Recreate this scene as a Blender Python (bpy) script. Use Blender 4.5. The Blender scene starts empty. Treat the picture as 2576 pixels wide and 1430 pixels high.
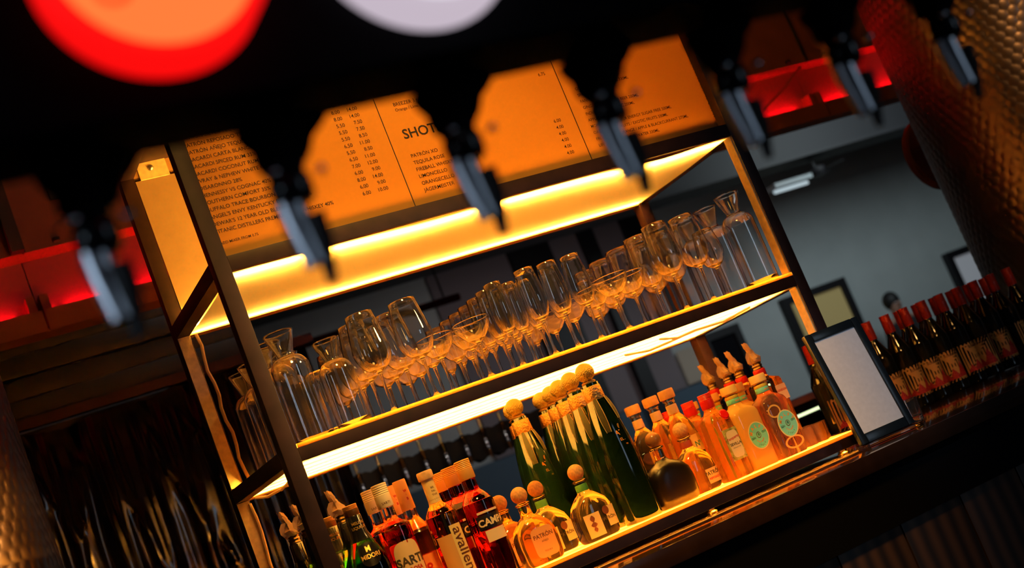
import bpy, bmesh, math, random
from mathutils import Matrix, Vector
random.seed(7)
S = bpy.context.scene
COL = S.collection
PI = math.pi

# ------------------------------------------------------------------ camera
cam_d = bpy.data.cameras.new('camera'); cam = bpy.data.objects.new('camera', cam_d); COL.objects.link(cam)
RX = (0.84160602, -0.39315726, -0.37030618)      # right
RY = (-0.26114657, 0.30393202, -0.91620292)      # down
RZ = (0.47275974, 0.86778609, 0.15311935)        # forward
m = Matrix.Identity(4)
for i in range(3):
    m[i][0] = RX[i]; m[i][1] = -RY[i]; m[i][2] = -RZ[i]
m[0][3], m[1][3], m[2][3] = -0.7951, -2.5864, 1.1571
cam.matrix_world = m
cam_d.sensor_width = 36.0
cam_d.lens = 3231.986 / 2576 * 36
cam_d.clip_start = 0.05; cam_d.clip_end = 60
cam_d.dof.use_dof = True
cam_d.dof.focus_distance = 2.95
cam_d.dof.aperture_fstop = 3.3
cam_d.dof.aperture_blades = 0
S.camera = cam

# ------------------------------------------------------------------ view / world
S.view_settings.view_transform = 'Standard'
S.view_settings.look = 'None'
S.view_settings.exposure = 0.0
S.view_settings.gamma = 1.0
try:
    S.cycles.max_bounces = 14; S.cycles.transmission_bounces = 14; S.cycles.glossy_bounces = 5
    S.cycles.diffuse_bounces = 4; S.cycles.transparent_max_bounces = 8
    S.cycles.sample_clamp_indirect = 6.0; S.cycles.use_denoising = True
    S.cycles.use_adaptive_sampling = True; S.cycles.adaptive_threshold = 0.02
    S.cycles.blur_glossy = 0.5
except Exception:
    pass
W = bpy.data.worlds.new('world'); S.world = W; W.use_nodes = True
bg = W.node_tree.nodes['Background']; bg.inputs[0].default_value = (0.68, 0.66, 1.0, 1); bg.inputs[1].default_value = 0.0045

LED = (1.0, 0.42, 0.045)

# ------------------------------------------------------------------ lamps of the room and added fill lights
def lamp(name, typ, loc, target, energy, color, **kw):
    d = bpy.data.lights.new(name, typ); d.energy = energy; d.color = color
    for k, v in kw.items(): setattr(d, k, v)
    o = bpy.data.objects.new(name, d); COL.objects.link(o); o.location = loc
    o.rotation_euler = (Vector(target) - Vector(loc)).to_track_quat('-Z', 'Y').to_euler()
    return o
lamp('counter_spotlight', 'SPOT', (0.65, -2.1, 3.1), (1.36, -0.10, 1.09), 82, (0.66, 0.82, 1.0), spot_size=0.20, spot_blend=0.6, shadow_soft_size=0.06)
lamp('tap_spotlight', 'SPOT', (-1.75, -2.05, 1.62), (-0.64, -1.80, 1.37), 26, (0.62, 0.80, 1.0), spot_size=0.26, spot_blend=1.0, shadow_soft_size=0.14)
lamp('window_daylight', 'AREA', (2.6, -5.5, 2.1), (0.6, 1.0, 1.4), 11, (0.62, 0.80, 1.0), shape='RECTANGLE', size=0.7, size_y=1.8)
lamp('label_front_fill', 'SPOT', (0.3, -1.2, 3.3), (0.56, 0.15, 1.3), 290, (1.0, 0.50, 0.09), spot_size=0.72, spot_blend=0.4, shadow_soft_size=0.2)  # added warm fill from the front, for the bottle labels
lamp('beam_fill_light', 'AREA', (1.4, 0.75, 3.3), (1.4, 1.7, 2.4), 1.5, (1.0, 0.40, 0.14), shape='RECTANGLE', size=3.0, size_y=0.2)  # added fill that brightens the brown beam panels
lamp('far_tap_fill', 'AREA', (1.3, 2.3, 2.7), (1.6, 3.6, 1.45), 5, (1.0, 0.88, 0.80), shape='RECTANGLE', size=2.0, size_y=0.15)  # light added to give the far taps their highlights
lamp('wine_label_fill', 'SPOT', (1.2, -1.6, 3.2), (2.02, 0.42, 1.06), 75, (1.0, 0.50, 0.14), spot_size=0.20, spot_blend=0.9, shadow_soft_size=0.1)  # warm fill added for the wine bottle labels
lamp('near_column_fill', 'SPOT', (1.6, -0.95, 2.15), (-0.60, 0.42, 1.35), 230, (1.0, 0.50, 0.13), spot_size=0.34, spot_blend=0.6, shadow_soft_size=0.15)  # added warm fill aimed at the near column
lamp('far_column_fill', 'SPOT', (1.9, -1.6, 3.2), (2.95, 0.25, 1.62), 90, (1.0, 0.50, 0.15), spot_size=0.36, spot_blend=0.7, shadow_soft_size=0.15)  # added warm fill aimed at the far column
lamp('back_room_lamp', 'AREA', (8.6, 5.2, 3.6), (10.2, 9.0, 2.6), 54, (0.82, 0.96, 1.0), shape='DISK', size=1.0)
lamp('back_hall_lamp', 'AREA', (5.0, 6.0, 2.9), (6.0, 9.0, 1.9), 10, (1.0, 0.86, 0.84), shape='DISK', size=0.8)

# ------------------------------------------------------------------ materials
MATS = {}
def mat(name, color=(0.5, 0.5, 0.5), rough=0.5, metal=0.0, trans=0.0, ior=1.45, emis=None, es=0.0, spec=0.5, noise=0.0, nscale=40.0, bump=0.0, coat=0.0):
    if name in MATS: return MATS[name]
    mt = bpy.data.materials.new(name); mt.use_nodes = True
    nt = mt.node_tree; b = nt.nodes['Principled BSDF']
    b.inputs['Base Color'].default_value = (*color, 1); b.inputs['Roughness'].default_value = rough
    b.inputs['Metallic'].default_value = metal; b.inputs['Transmission Weight'].default_value = trans
    b.inputs['IOR'].default_value = ior; b.inputs['Specular IOR Level'].default_value = spec
    b.inputs['Coat Weight'].default_value = coat
    if emis: b.inputs['Emission Color'].default_value = (*emis, 1); b.inputs['Emission Strength'].default_value = es
    if noise or bump:
        tc = nt.nodes.new('ShaderNodeTexCoord'); n = nt.nodes.new('ShaderNodeTexNoise')
        n.inputs['Scale'].default_value = nscale; n.inputs['Detail'].default_value = 5
        nt.links.new(tc.outputs['Object'], n.inputs['Vector'])
        if noise:
            r = nt.nodes.new('ShaderNodeValToRGB')
            r.color_ramp.elements[0].position = 0.3; r.color_ramp.elements[1].position = 0.7
            r.color_ramp.elements[0].color = (*[c * (1 - noise) for c in color], 1)
            r.color_ramp.elements[1].color = (*[min(1, c * (1 + noise)) for c in color], 1)
            nt.links.new(n.outputs['Fac'], r.inputs['Fac']); nt.links.new(r.outputs['Color'], b.inputs['Base Color'])
        if bump:
            bp = nt.nodes.new('ShaderNodeBump'); bp.inputs['Strength'].default_value = bump; bp.inputs['Distance'].default_value = 0.003
            nt.links.new(n.outputs['Fac'], bp.inputs['Height']); nt.links.new(bp.outputs['Normal'], b.inputs['Normal'])
    MATS[name] = mt
    return mt
def liquid_mat(name, glass, liquid, level, rough=0.0):
    """glass above the fill level, liquid colour below it (object z)"""
    if name in MATS: return MATS[name]
    mt = mat(name, glass, rough, trans=1.0, ior=1.42)
    nt = mt.node_tree; b = nt.nodes['Principled BSDF']
    tc = nt.nodes.new('ShaderNodeTexCoord'); sp = nt.nodes.new('ShaderNodeSeparateXYZ')
    nt.links.new(tc.outputs['Object'], sp.inputs[0])
    mp = nt.nodes.new('ShaderNodeMath'); mp.operation = 'GREATER_THAN'; mp.inputs[1].default_value = level
    nt.links.new(sp.outputs['Z'], mp.inputs[0])
    mx = nt.nodes.new('ShaderNodeMix'); mx.data_type = 'RGBA'
    mx.inputs[6].default_value = (*liquid, 1); mx.inputs[7].default_value = (*glass, 1)
    nt.links.new(mp.outputs[0], mx.inputs[0]); nt.links.new(mx.outputs[2], b.inputs['Base Color'])
    return mt
def translucent_mat(name, color, mixd=0.35):
    if name in MATS: return MATS[name]
    mt = bpy.data.materials.new(name); mt.use_nodes = True; nt = mt.node_tree
    nt.nodes.remove(nt.nodes['Principled BSDF']); out = nt.nodes['Material Output']
    t = nt.nodes.new('ShaderNodeBsdfTranslucent'); d = nt.nodes.new('ShaderNodeBsdfDiffuse'); mx = nt.nodes.new('ShaderNodeMixShader')
    t.inputs[0].default_value = (*color, 1); d.inputs[0].default_value = (*color, 1); mx.inputs[0].default_value = mixd
    nt.links.new(t.outputs[0], mx.inputs[1]); nt.links.new(d.outputs[0], mx.inputs[2]); nt.links.new(mx.outputs[0], out.inputs['Surface'])
    MATS[name] = mt
    return mt
def emit_mat(name, color, s):
    return mat(name, (0, 0, 0), 0.6, emis=color, es=s)

steel_dark = mat('dark_bronze_steel', (0.024, 0.010, 0.012), 0.5, 0.0, noise=0.35, nscale=25, spec=0.35)
pale_trim = mat('pale_profile', (0.88, 0.66, 0.34), 0.45, noise=0.18, nscale=60)
black_paint = mat('black_paint', (0.0035, 0.0033, 0.0045), 0.9, spec=0.08)
black_gloss = mat('black_gloss', (0.006, 0.006, 0.008), 0.18)
black_rubber = mat('black_rubber', (0.008, 0.007, 0.008), 0.6)
chrome = mat('chrome', (0.75, 0.75, 0.78), 0.16, 1.0)
brushed = mat('brushed_steel', (0.55, 0.56, 0.58), 0.3, 1.0)
clear = mat('clear_glass', (1.0, 1.0, 1.0), 0.0, trans=0.993, ior=1.58)
acrylic = mat('clear_acrylic', (0.96, 0.97, 1.0), 0.02, trans=1.0, ior=1.3)
ink = mat('black_ink', (0.006, 0.005, 0.005), 0.6)
ink_brown = mat('brown_ink', (0.10, 0.03, 0.01), 0.6)
ink_red = mat('red_ink', (0.55, 0.02, 0.01), 0.5)
ink_gold = mat('gold_ink', (0.85, 0.5, 0.12), 0.35, 0.6)
ink_orange = mat('orange_ink', (0.85, 0.32, 0.03), 0.5)
ink_green = mat('dark_green_ink', (0.02, 0.14, 0.09), 0.5)
cream = mat('cream_paper', (0.85, 0.72, 0.48), 0.6)
whitep = mat('white_paper', (0.72, 0.70, 0.73), 0.7, noise=0.04, nscale=90)
turq = mat('turquoise_paper', (0.16, 0.62, 0.44), 0.5)
yellowp = mat('yellow_band', (0.85, 0.62, 0.06), 0.5)
redcap = mat('red_cap', (0.72, 0.018, 0.012), 0.4)
orangep = mat('orange_label_paper', (0.78, 0.36, 0.08), 0.6)
woodcork = mat('pale_wood', (0.66, 0.40, 0.18), 0.6, noise=0.2, nscale=60, bump=0.2)
cork = mat('cork', (0.60, 0.32, 0.12), 0.75, noise=0.25, nscale=160, bump=0.3)
goldfoil = mat('gold_foil', (0.95, 0.62, 0.22), 0.28, 1.0, bump=1.0, nscale=220)
olive_glass = mat('hammered_olive_ball', (0.40, 0.33, 0.10), 0.25, 0.8, bump=1.0, nscale=260)
amber_board = translucent_mat('amber_acrylic_board', (0.86, 0.48, 0.13), 0.3)
board_edge = translucent_mat('amber_board_edge', (0.22, 0.075, 0.012), 0.3)
opal = translucent_mat('opal_sheet', (0.93, 0.90, 0.84), 0.45)
menu_sheet = translucent_mat('amber_menu_sheet', (0.70, 0.45, 0.13), 0.25)
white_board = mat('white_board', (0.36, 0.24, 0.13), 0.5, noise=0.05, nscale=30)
led_mat = emit_mat('warm_led', LED, 400)
led_soft = emit_mat('warm_led_soft', LED, 420)
led_base = emit_mat('warm_led_base', LED, 330)
red_led = emit_mat('red_led', (1.0, 0.003, 0.012), 75)

# ------------------------------------------------------------------ object helpers
def link(name, me, parent=None, loc=None):
    o = bpy.data.objects.new(name, me); COL.objects.link(o)
    if parent is not None: o.parent = parent
    if loc is not None: o.location = loc
    return o
def obj(name, bm, mats, parent=None, smooth=True, angle=35, loc=None):
    if not isinstance(mats, (list, tuple)): mats = [mats]
    me = bpy.data.meshes.new(name)
    bmesh.ops.recalc_face_normals(bm, faces=bm.faces)
    bm.to_mesh(me); bm.free()
    for x in mats: me.materials.append(x)
    if smooth:
        for p in me.polygons: p.use_smooth = True
        me.set_sharp_from_angle(angle=math.radians(angle))
    return link(name, me, parent, loc)
def tag(o, label, cat, group=None, kind=None):
    if kind: o['kind'] = kind
    if label: o['label'] = label
    if cat: o['category'] = cat
    if group: o['group'] = group
    return o
def thing(name, label, cat, loc=(0, 0, 0), group=None, rotz=0):
    o = bpy.data.objects.new(name, None); COL.objects.link(o); o.location = loc; o.rotation_euler = (0, 0, rotz)
    o.empty_display_size = 0.02
    return tag(o, label, cat, group)
def struct(name, bm, m, label=None):
    o = obj(name, bm, m); o['kind'] = 'structure'
    return o
def dup(root, loc, label=None, group=None, rotz=None):
    def cp(o, par):
        c = o.copy(); COL.objects.link(c)
        if par is not None: c.parent = par
        for ch in [x for x in bpy.data.objects if x.parent == o and x not in made]:
            made.add(cp(ch, c))
        return c
    made = set()
    r = cp(root, None); r.location = loc
    if rotz is not None: r.rotation_euler = (0, 0, rotz)
    if label: r['label'] = label
    if group: r['group'] = group
    return r
def box(bm, x0, x1, y0, y1, z0, z1, mi=0, bev=0.0):
    vs = [bm.verts.new((x, y, z)) for x in (x0, x1) for y in (y0, y1) for z in (z0, z1)]
    idx = [(0, 1, 3, 2), (4, 6, 7, 5), (0, 4, 5, 1), (2, 3, 7, 6), (0, 2, 6, 4), (1, 5, 7, 3)]
    fs = []
    for f in idx:
        fc = bm.faces.new([vs[i] for i in f]); fc.material_index = mi; fs.append(fc)
    if bev:
        es = list({e for f in fs for e in f.edges})
        r = bmesh.ops.bevel(bm, geom=es, offset=bev, segments=2, affect='EDGES', profile=0.6)
        for f in r['faces']: f.material_index = mi
def nbox(*a, bev=0.0, mi=0):
    bm = bmesh.new(); box(bm, *a, mi=mi, bev=bev); return bm
def lathe(bm, prof, seg=32, cx=0, cy=0, mi=0, cap0=True, cap1=True):
    """revolve [(r, z)] about the z axis; r near 0 closes to a point"""
    rings = []
    for r, z in prof:
        if r < 1e-5: rings.append([bm.verts.new((cx, cy, z))])
        else: rings.append([bm.verts.new((cx + r * math.cos(2 * PI * i / seg), cy + r * math.sin(2 * PI * i / seg), z)) for i in range(seg)])
    for a, b in zip(rings, rings[1:]):
        for i in range(seg):
            j = (i + 1) % seg
            if len(a) == 1 and len(b) == 1: break
            if len(a) == 1: f = bm.faces.new((a[0], b[i], b[j]))
            elif len(b) == 1: f = bm.faces.new((a[i], a[j], b[0]))
            else: f = bm.faces.new((a[i], a[j], b[j], b[i]))
            f.material_index = mi
    if cap0 and len(rings[0]) > 1: bm.faces.new(list(reversed(rings[0]))).material_index = mi
    if cap1 and len(rings[-1]) > 1: bm.faces.new(rings[-1]).material_index = mi
def nlathe(prof, seg=32, **k):
    bm = bmesh.new(); lathe(bm, prof, seg, **k); return bm
def smoothprof(pts, n=4):
    """Catmull-Rom through (r, z) points"""
    out = []
    P = [pts[0]] + list(pts) + [pts[-1]]
    for i in range(1, len(P) - 2):
        for k in range(n):
            t = k / n
            out.append(tuple(0.5 * ((2 * P[i][c]) + (-P[i-1][c] + P[i+1][c]) * t + (2*P[i-1][c] - 5*P[i][c] + 4*P[i+1][c] - P[i+2][c]) * t*t + (-P[i-1][c] + 3*P[i][c] - 3*P[i+1][c] + P[i+2][c]) * t**3) for c in range(2)))
    out.append(pts[-1])
    return [(max(0, r), z) for r, z in out]
def loft(bm, rings, seg=40, mi=0):
    """rings (z, rx, ry, n): superellipse sections, n=2 round, larger = squarer"""
    R = []
    for z, rx, ry, n in rings:
        vs = []
        for i in range(seg):
            a = 2 * PI * i / seg; c, s = math.cos(a), math.sin(a)
            vs.append(bm.verts.new((rx * math.copysign(abs(c) ** (2 / n), c), ry * math.copysign(abs(s) ** (2 / n), s), z)))
        R.append(vs)
    for a, b in zip(R, R[1:]):
        for i in range(seg):
            j = (i + 1) % seg
            bm.faces.new((a[i], a[j], b[j], b[i])).material_index = mi
    bm.faces.new(list(reversed(R[0]))).material_index = mi
    bm.faces.new(R[-1]).material_index = mi
def tube(bm, pts, r, seg=10, mi=0):
    pts = [Vector(p) for p in pts]; rings = []
    up = None
    for i, p in enumerate(pts):
        d = (pts[min(i + 1, len(pts) - 1)] - pts[max(i - 1, 0)]).normalized()
        if up is None: up = d.orthogonal().normalized()
        up = (up - d * up.dot(d)).normalized(); s = d.cross(up)
        rr = r[i] if isinstance(r, (list, tuple)) else r
        rings.append([bm.verts.new(p + (up * math.cos(2 * PI * k / seg) + s * math.sin(2 * PI * k / seg)) * rr) for k in range(seg)])
    for a, b in zip(rings, rings[1:]):
        for i in range(seg):
            j = (i + 1) % seg
            bm.faces.new((a[i], a[j], b[j], b[i])).material_index = mi
    bm.faces.new(list(reversed(rings[0]))).material_index = mi; bm.faces.new(rings[-1]).material_index = mi
def sphere(bm, c, r, mi=0, u=20, v=12, sz=1.0):
    n0 = len(bm.faces)
    bmesh.ops.create_uvsphere(bm, u_segments=u, v_segments=v, radius=r, matrix=Matrix.Translation(c) @ Matrix.Diagonal((1, 1, sz, 1)))
    bm.faces.ensure_lookup_table()
    for f in bm.faces[n0:]: f.material_index = mi

# lettering: text outlines as thin raised ink, drawn in a plane (x right, z up) and bent round a bottle
_dg = None
def text_verts(s, size, align='LEFT', bold=0.0, space=1.0):
    c = bpy.data.curves.new('t', 'FONT'); c.body = s; c.size = size; c.align_x = align
    c.offset = bold * size; c.space_character = space; c.fill_mode = 'FRONT'; c.resolution_u = 3
    o = bpy.data.objects.new('t', c); COL.objects.link(o)
    dg = bpy.context.evaluated_depsgraph_get(); dg.update()
    me = bpy.data.meshes.new_from_object(o.evaluated_get(dg))
    vs = [(v.co.x, v.co.y) for v in me.vertices]; fs = [tuple(p.vertices) for p in me.polygons]
    bpy.data.objects.remove(o); bpy.data.curves.remove(c); bpy.data.meshes.remove(me)
    return vs, fs
def put2d(bm, vs, fs, ox, oz, mapf, mi=0, rot=0.0):
    c, s = math.cos(rot), math.sin(rot)
    nv = [bm.verts.new(mapf(ox + x * c - y * s, oz + x * s + y * c)) for x, y in vs]
    for f in fs:
        try: bm.faces.new([nv[i] for i in f]).material_index = mi
        except ValueError: pass
def text(bm, s, size, ox, oz, mapf, align='CENTER', bold=0.0, mi=0, rot=0.0, space=1.0, fine=True):
    vs, fs = text_verts(s, size, align, bold, space)
    if fine:
        tb = bmesh.new(); tv = [tb.verts.new((x, y, 0)) for x, y in vs]
        for f in fs:
            try: tb.faces.new([tv[i] for i in f])
            except ValueError: pass
        bmesh.ops.triangulate(tb, faces=tb.faces)
        for _ in range(4):
            es = [e for e in tb.edges if e.calc_length() > 0.0035]
            if not es: break
            bmesh.ops.subdivide_edges(tb, edges=es, cuts=1); bmesh.ops.triangulate(tb, faces=tb.faces)
        tb.verts.index_update(); vs = [(v.co.x, v.co.y) for v in tb.verts]; fs = [tuple(v.index for v in f.verts) for f in tb.faces]; tb.free()
    put2d(bm, vs, fs, ox, oz, mapf, mi, rot)
def patch(bm, outline, mapf, mi=0, cx=0, cz=0, rings=5):
    """a filled flat shape following mapf, outline [(x, z)] star-shaped about (cx, cz)"""
    R = []
    for k in range(rings, 0, -1):
        t = k / rings
        R.append([bm.verts.new(mapf(cx + (x - cx) * t, cz + (z - cz) * t)) for x, z in outline])
    ctr = bm.verts.new(mapf(cx, cz)); n = len(outline)
    for a, b in zip(R, R[1:]):
        for i in range(n):
            j = (i + 1) % n; bm.faces.new((a[i], a[j], b[j], b[i])).material_index = mi
    for i in range(n): bm.faces.new((R[-1][i], R[-1][(i + 1) % n], ctr)).material_index = mi
def rect_outline(x0, x1, z0, z1, n=8):
    o = []
    for i in range(n): o.append((x0 + (x1 - x0) * i / n, z0))
    for i in range(n): o.append((x1, z0 + (z1 - z0) * i / n))
    for i in range(n): o.append((x1 - (x1 - x0) * i / n, z1))
    for i in range(n): o.append((x0, z1 - (z1 - z0) * i / n))
    return o
def ell_outline(cx, cz, a, b, n=2.0, seg=36):
    o = []
    for i in range(seg):
        t = 2 * PI * i / seg; c, s = math.cos(t), math.sin(t)
        o.append((cx + a * math.copysign(abs(c) ** (2 / n), c), cz + b * math.copysign(abs(s) ** (2 / n), s)))
    return o
def cyl(r, a0=0.0, cx=0, cy=0):
    return lambda x, z: (cx + r * math.sin(x / r + a0), cy - r * math.cos(x / r + a0), z)
def flat(y): return lambda x, z: (x, y, z)
def sell(rx, ry, n, off):
    """front of a superellipse section at x"""
    def f(x, z):
        t = min(0.995, abs(x) / rx)
        return (x, -(ry * (1 - t ** n) ** (1 / n)) - off, z)
    return f

# ================================================================== SETTING
F_Z = 0.0
wall_m = mat('grey_teal_wall', (0.40, 0.44, 0.44), 0.8, noise=0.05, nscale=3)
dado_m = mat('blue_dado_paint', (0.07, 0.12, 0.17), 0.7)
dark_wood = mat('dark_frame_wood', (0.008, 0.007, 0.009), 0.5)
struct('floor', nbox(-6, 16, -8, 9.2, -0.05, 0.0), mat('dark_floor', (0.03, 0.025, 0.022), 0.5, noise=0.2, nscale=4))
struct('wall_back', nbox(-4, 16, 9.0, 9.2, 0.0, 6.0), wall_m)
struct('trim_1', nbox(-4, 7.38, 8.97, 9.0, 0.0, 1.56), dado_m)
struct('ceiling', nbox(-4, 16, 2.6, 9.2, 4.4, 4.5), mat('dark_ceiling', (0.012, 0.012, 0.014), 0.8))
# pilasters and doors on the far wall
for i, (x0, x1, z0, z1) in enumerate([(5.55, 6.03, 0, 4.4), (6.43, 6.60, 0, 4.4), (7.0, 7.40, 2.15, 4.4)]):
    struct('trim_%d' % (i + 2), nbox(x0, x1, 8.86, 8.99, z0, z1), dark_wood)
bm = nbox(4.6, 7.0, 8.955, 8.968, 1.56, 4.4)
struct('trim_5', bm, mat('grey_violet_panel', (0.20, 0.17, 0.185), 0.8))
struct('trim_6', nbox(7.03, 7.32, 8.94, 8.953, 1.57, 1.95), mat('beige_panel', (0.45, 0.38, 0.30), 0.8))
def door(name, x0, x1, ztop, glass_m, leaf):
    t = bpy.data.objects.new(name, None); COL.objects.link(t); t['kind'] = 'structure'
    t.location = (x0, 8.9, 0)
    w = x1 - x0
    bm = bmesh.new()
    box(bm, 0, 0.09, 0, 0.09, 0, ztop); box(bm, w - 0.09, w, 0, 0.09, 0, ztop); box(bm, 0.09, w - 0.09, 0, 0.09, ztop - 0.09, ztop)
    obj('door_frame', bm, dark_wood, t)
    obj('door_leaf', nbox(0.09, w - 0.09, 0.03, 0.06, 0, 0.95), leaf, t)
    obj('glass_pane', nbox(0.09, w - 0.09, 0.04, 0.05, 0.95, ztop - 0.09), glass_m, t)
    bm = bmesh.new(); tube(bm, [(w - 0.14, 0.0, 0.95), (w - 0.14, -0.03, 0.95), (w - 0.14, -0.03, 1.12), (w - 0.14, 0.0, 1.12)], 0.012)
    obj('door_handle', bm, brushed, t)
door('door_1', 7.38, 7.92, 2.02, black_gloss, dark_wood)
door('door_2', 8.62, 9.60, 2.10, mat('ochre_lit_pane', (0.30, 0.24, 0.10), 0.6, emis=(1.0, 0.78, 0.32), es=0.10), dark_wood)
door('door_3', 11.25, 12.2, 1.95, mat('pale_lit_pane', (0.4, 0.42, 0.45), 0.5, emis=(0.85, 0.9, 1.0), es=0.12), dark_wood)

# person standing far back by the grey wall
def person():
    t = thing('person', 'person in dark clothes standing far back beyond the red-capped wine bottles', 'person', (9.55, 8.3, 0))
    skin = mat('skin', (0.30, 0.16, 0.11), 0.6); cloth = mat('dark_clothes', (0.012, 0.011, 0.014), 0.8); hair = mat('dark_hair', (0.006, 0.005, 0.005), 0.6)
    me = bpy.data.meshes.new('body'); V = []; E = []; Rr = []
    def v(p, r): V.append(p); Rr.append(r); return len(V) - 1
    def e(a, b): E.append((a, b))
    pel = v((0, 0, 0.93), 0.15); ab = v((0, 0, 1.08), 0.135); ch = v((0, 0, 1.27), 0.155); nk = v((0, 0, 1.41), 0.062); nk2 = v((0, -0.01, 1.47), 0.055); hd = v((0, -0.015, 1.56), 0.08)
    hd2 = v((0, -0.01, 1.63), 0.075)
    for a, b in ((pel, ab), (ab, ch), (ch, nk), (nk, nk2), (nk2, hd), (hd, hd2)): e(a, b)
    for s in (-1, 1):
        sh = v((s * 0.17, 0, 1.37), 0.06); el = v((s * 0.24, 0.02, 1.10), 0.043); wr = v((s * 0.25, -0.06, 0.87), 0.03); pa = v((s * 0.25, -0.075, 0.80), 0.034)
        for a, b in ((ch, sh), (sh, el), (el, wr), (wr, pa)): e(a, b)
        for k in range(4):
            f1 = v((s * (0.245 + 0.004 * k), -0.10 + 0.018 * k, 0.745), 0.009); f2 = v((s * (0.24 + 0.004 * k), -0.105 + 0.018 * k, 0.705 + 0.008 * abs(k - 1)), 0.008)
            e(pa, f1); e(f1, f2)
        t1 = v((s * 0.235, -0.12, 0.79), 0.010); t2 = v((s * 0.23, -0.14, 0.755), 0.009); e(pa, t1); e(t1, t2)
        hp = v((s * 0.09, 0, 0.88), 0.10); kn = v((s * 0.10, -0.01, 0.48), 0.062); an = v((s * 0.10, 0.02, 0.09), 0.042); to = v((s * 0.11, -0.13, 0.04), 0.038)
        for a, b in ((pel, hp), (hp, kn), (kn, an), (an, to)): e(a, b)
    me.from_pydata(V, E, [])
    o = link('body', me, t)
    md = o.modifiers.new('skin', 'SKIN'); me.skin_vertices
    for i, r in enumerate(Rr): me.skin_vertices[0].data[i].radius = (r, r)
    me.skin_vertices[0].data[0].use_root = True
    o.modifiers.new('sub', 'SUBSURF').levels = 2; o.modifiers['sub'].render_levels = 2
    me.materials.append(skin)
    bm = bmesh.new(); loft(bm, [(0.86, 0.17, 0.15, 2.3), (1.0, 0.165, 0.14, 2.3), (1.2, 0.20, 0.165, 2.3), (1.34, 0.205, 0.14, 2.3), (1.42, 0.08, 0.075, 2)], 32)
    obj('jacket', bm, cloth, t)
    bm = bmesh.new()
    for s in (-1, 1):
        tube(bm, [(s * 0.17, 0, 1.37), (s * 0.24, 0.02, 1.10), (s * 0.25, -0.05, 0.89)], [0.075, 0.058, 0.045], 14)
    obj('sleeves', bm, cloth, t)
    bm = bmesh.new()
    for s in (-1, 1):
        tube(bm, [(s * 0.09, 0, 0.92), (s * 0.10, -0.01, 0.48), (s * 0.10, 0.02, 0.08)], [0.115, 0.08, 0.062], 14)
    obj('trousers', bm, cloth, t)
    bm = bmesh.new(); sphere(bm, (0, 0.012, 1.615), 0.097, sz=1.12); obj('hair', bm, hair, t)
    bm = bmesh.new()
    for s in (-1, 1): sphere(bm, (s * 0.032, -0.088, 1.575), 0.011)
    obj('eyes', bm, mat('eye', (0.3, 0.3, 0.3), 0.3), t)
    bm = bmesh.new(); tube(bm, [(0, -0.085, 1.575), (0, -0.112, 1.54)], [0.008, 0.014], 8); tube(bm, [(-0.025, -0.085, 1.505), (0, -0.092, 1.503), (0.025, -0.085, 1.505)], 0.006, 8)
    obj('face_features', bm, skin, t)
person()

# overhead pieces in the far room
t = thing('ceiling_beam', 'dark steel beam crossing under the far ceiling', 'beam', (0, 0, 0))
obj('girder', nbox(1.5, 13.0, 7.0, 7.25, 3.22, 4.39), mat('dark_beam', (0.012, 0.012, 0.014), 0.6), t)
obj('flange', nbox(1.5, 13.0, 6.92, 7.33, 3.19, 3.22), mat('dark_beam', (0.012, 0.012, 0.014), 0.6), t)
def tubelight(x, y, z, L, label, st):
    t = thing('fluorescent_light', label, 'light', (x, y, z))
    obj('housing', nbox(0, L, 0, 0.16, 0, 0.05, bev=0.01), mat('grey_housing', (0.3, 0.33, 0.34), 0.5), t)
    bm = bmesh.new(); tube(bm, [(0.03, 0.08, -0.02), (L - 0.03, 0.08, -0.02)], 0.018); obj('lamp_tube', bm, emit_mat('cool_tube_%s' % st, (0.75, 0.92, 1.0), st), t)
tubelight(7.55, 7.0, 2.98, 0.5, 'pale fluorescent light below the red-lit beam, before the grey wall', 0.6)
t = thing('ceiling_fan', 'small dark round ceiling fan before the grey wall', 'fan', (8.30, 7.2, 3.05))
bm = bmesh.new(); tube(bm, [(0, 0, 0.05), (0, 0, 1.35)], 0.015, 8); obj('rod', bm, dark_wood, t)
bm = bmesh.new(); lathe(bm, [(0.0, -0.05), (0.09, -0.04), (0.11, 0.0), (0.09, 0.05), (0, 0.06)]); obj('motor', bm, dark_wood, t)
for k in range(4):
    a = k * PI / 2 + 0.5; bm = bmesh.new(); c, s = math.cos(a), math.sin(a)
    vs = [bm.verts.new((c * r - s * w, s * r + c * w, zz)) for zz in (0.0, 0.008) for r, w in ((0.10, -0.03), (0.30, -0.05), (0.30, 0.05), (0.10, 0.03))]
    for f in ((0, 1, 2, 3), (7, 6, 5, 4), (0, 4, 5, 1), (1, 5, 6, 2), (2, 6, 7, 3), (3, 7, 4, 0)): bm.faces.new([vs[i] for i in f])
    obj('blade', bm, dark_wood, t)
t = thing('red_pipe', 'dark red pipe running high behind the wine glasses', 'pipe')
bm = bmesh.new(); tube(bm, [(1.2, 6.0, 2.70), (3.42, 6.0, 2.70)], 0.03, 12); obj('pipe_run', bm, mat('dark_red_pipe', (0.05, 0.003, 0.006), 0.4), t)
bm = bmesh.new()
bm.free()
for x in (1.6, 3.3):
    bm = bmesh.new(); tube(bm, [(x, 6, 2.7), (x, 6, 4.4)], 0.008, 6); obj('hanger', bm, dark_wood, t)

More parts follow.
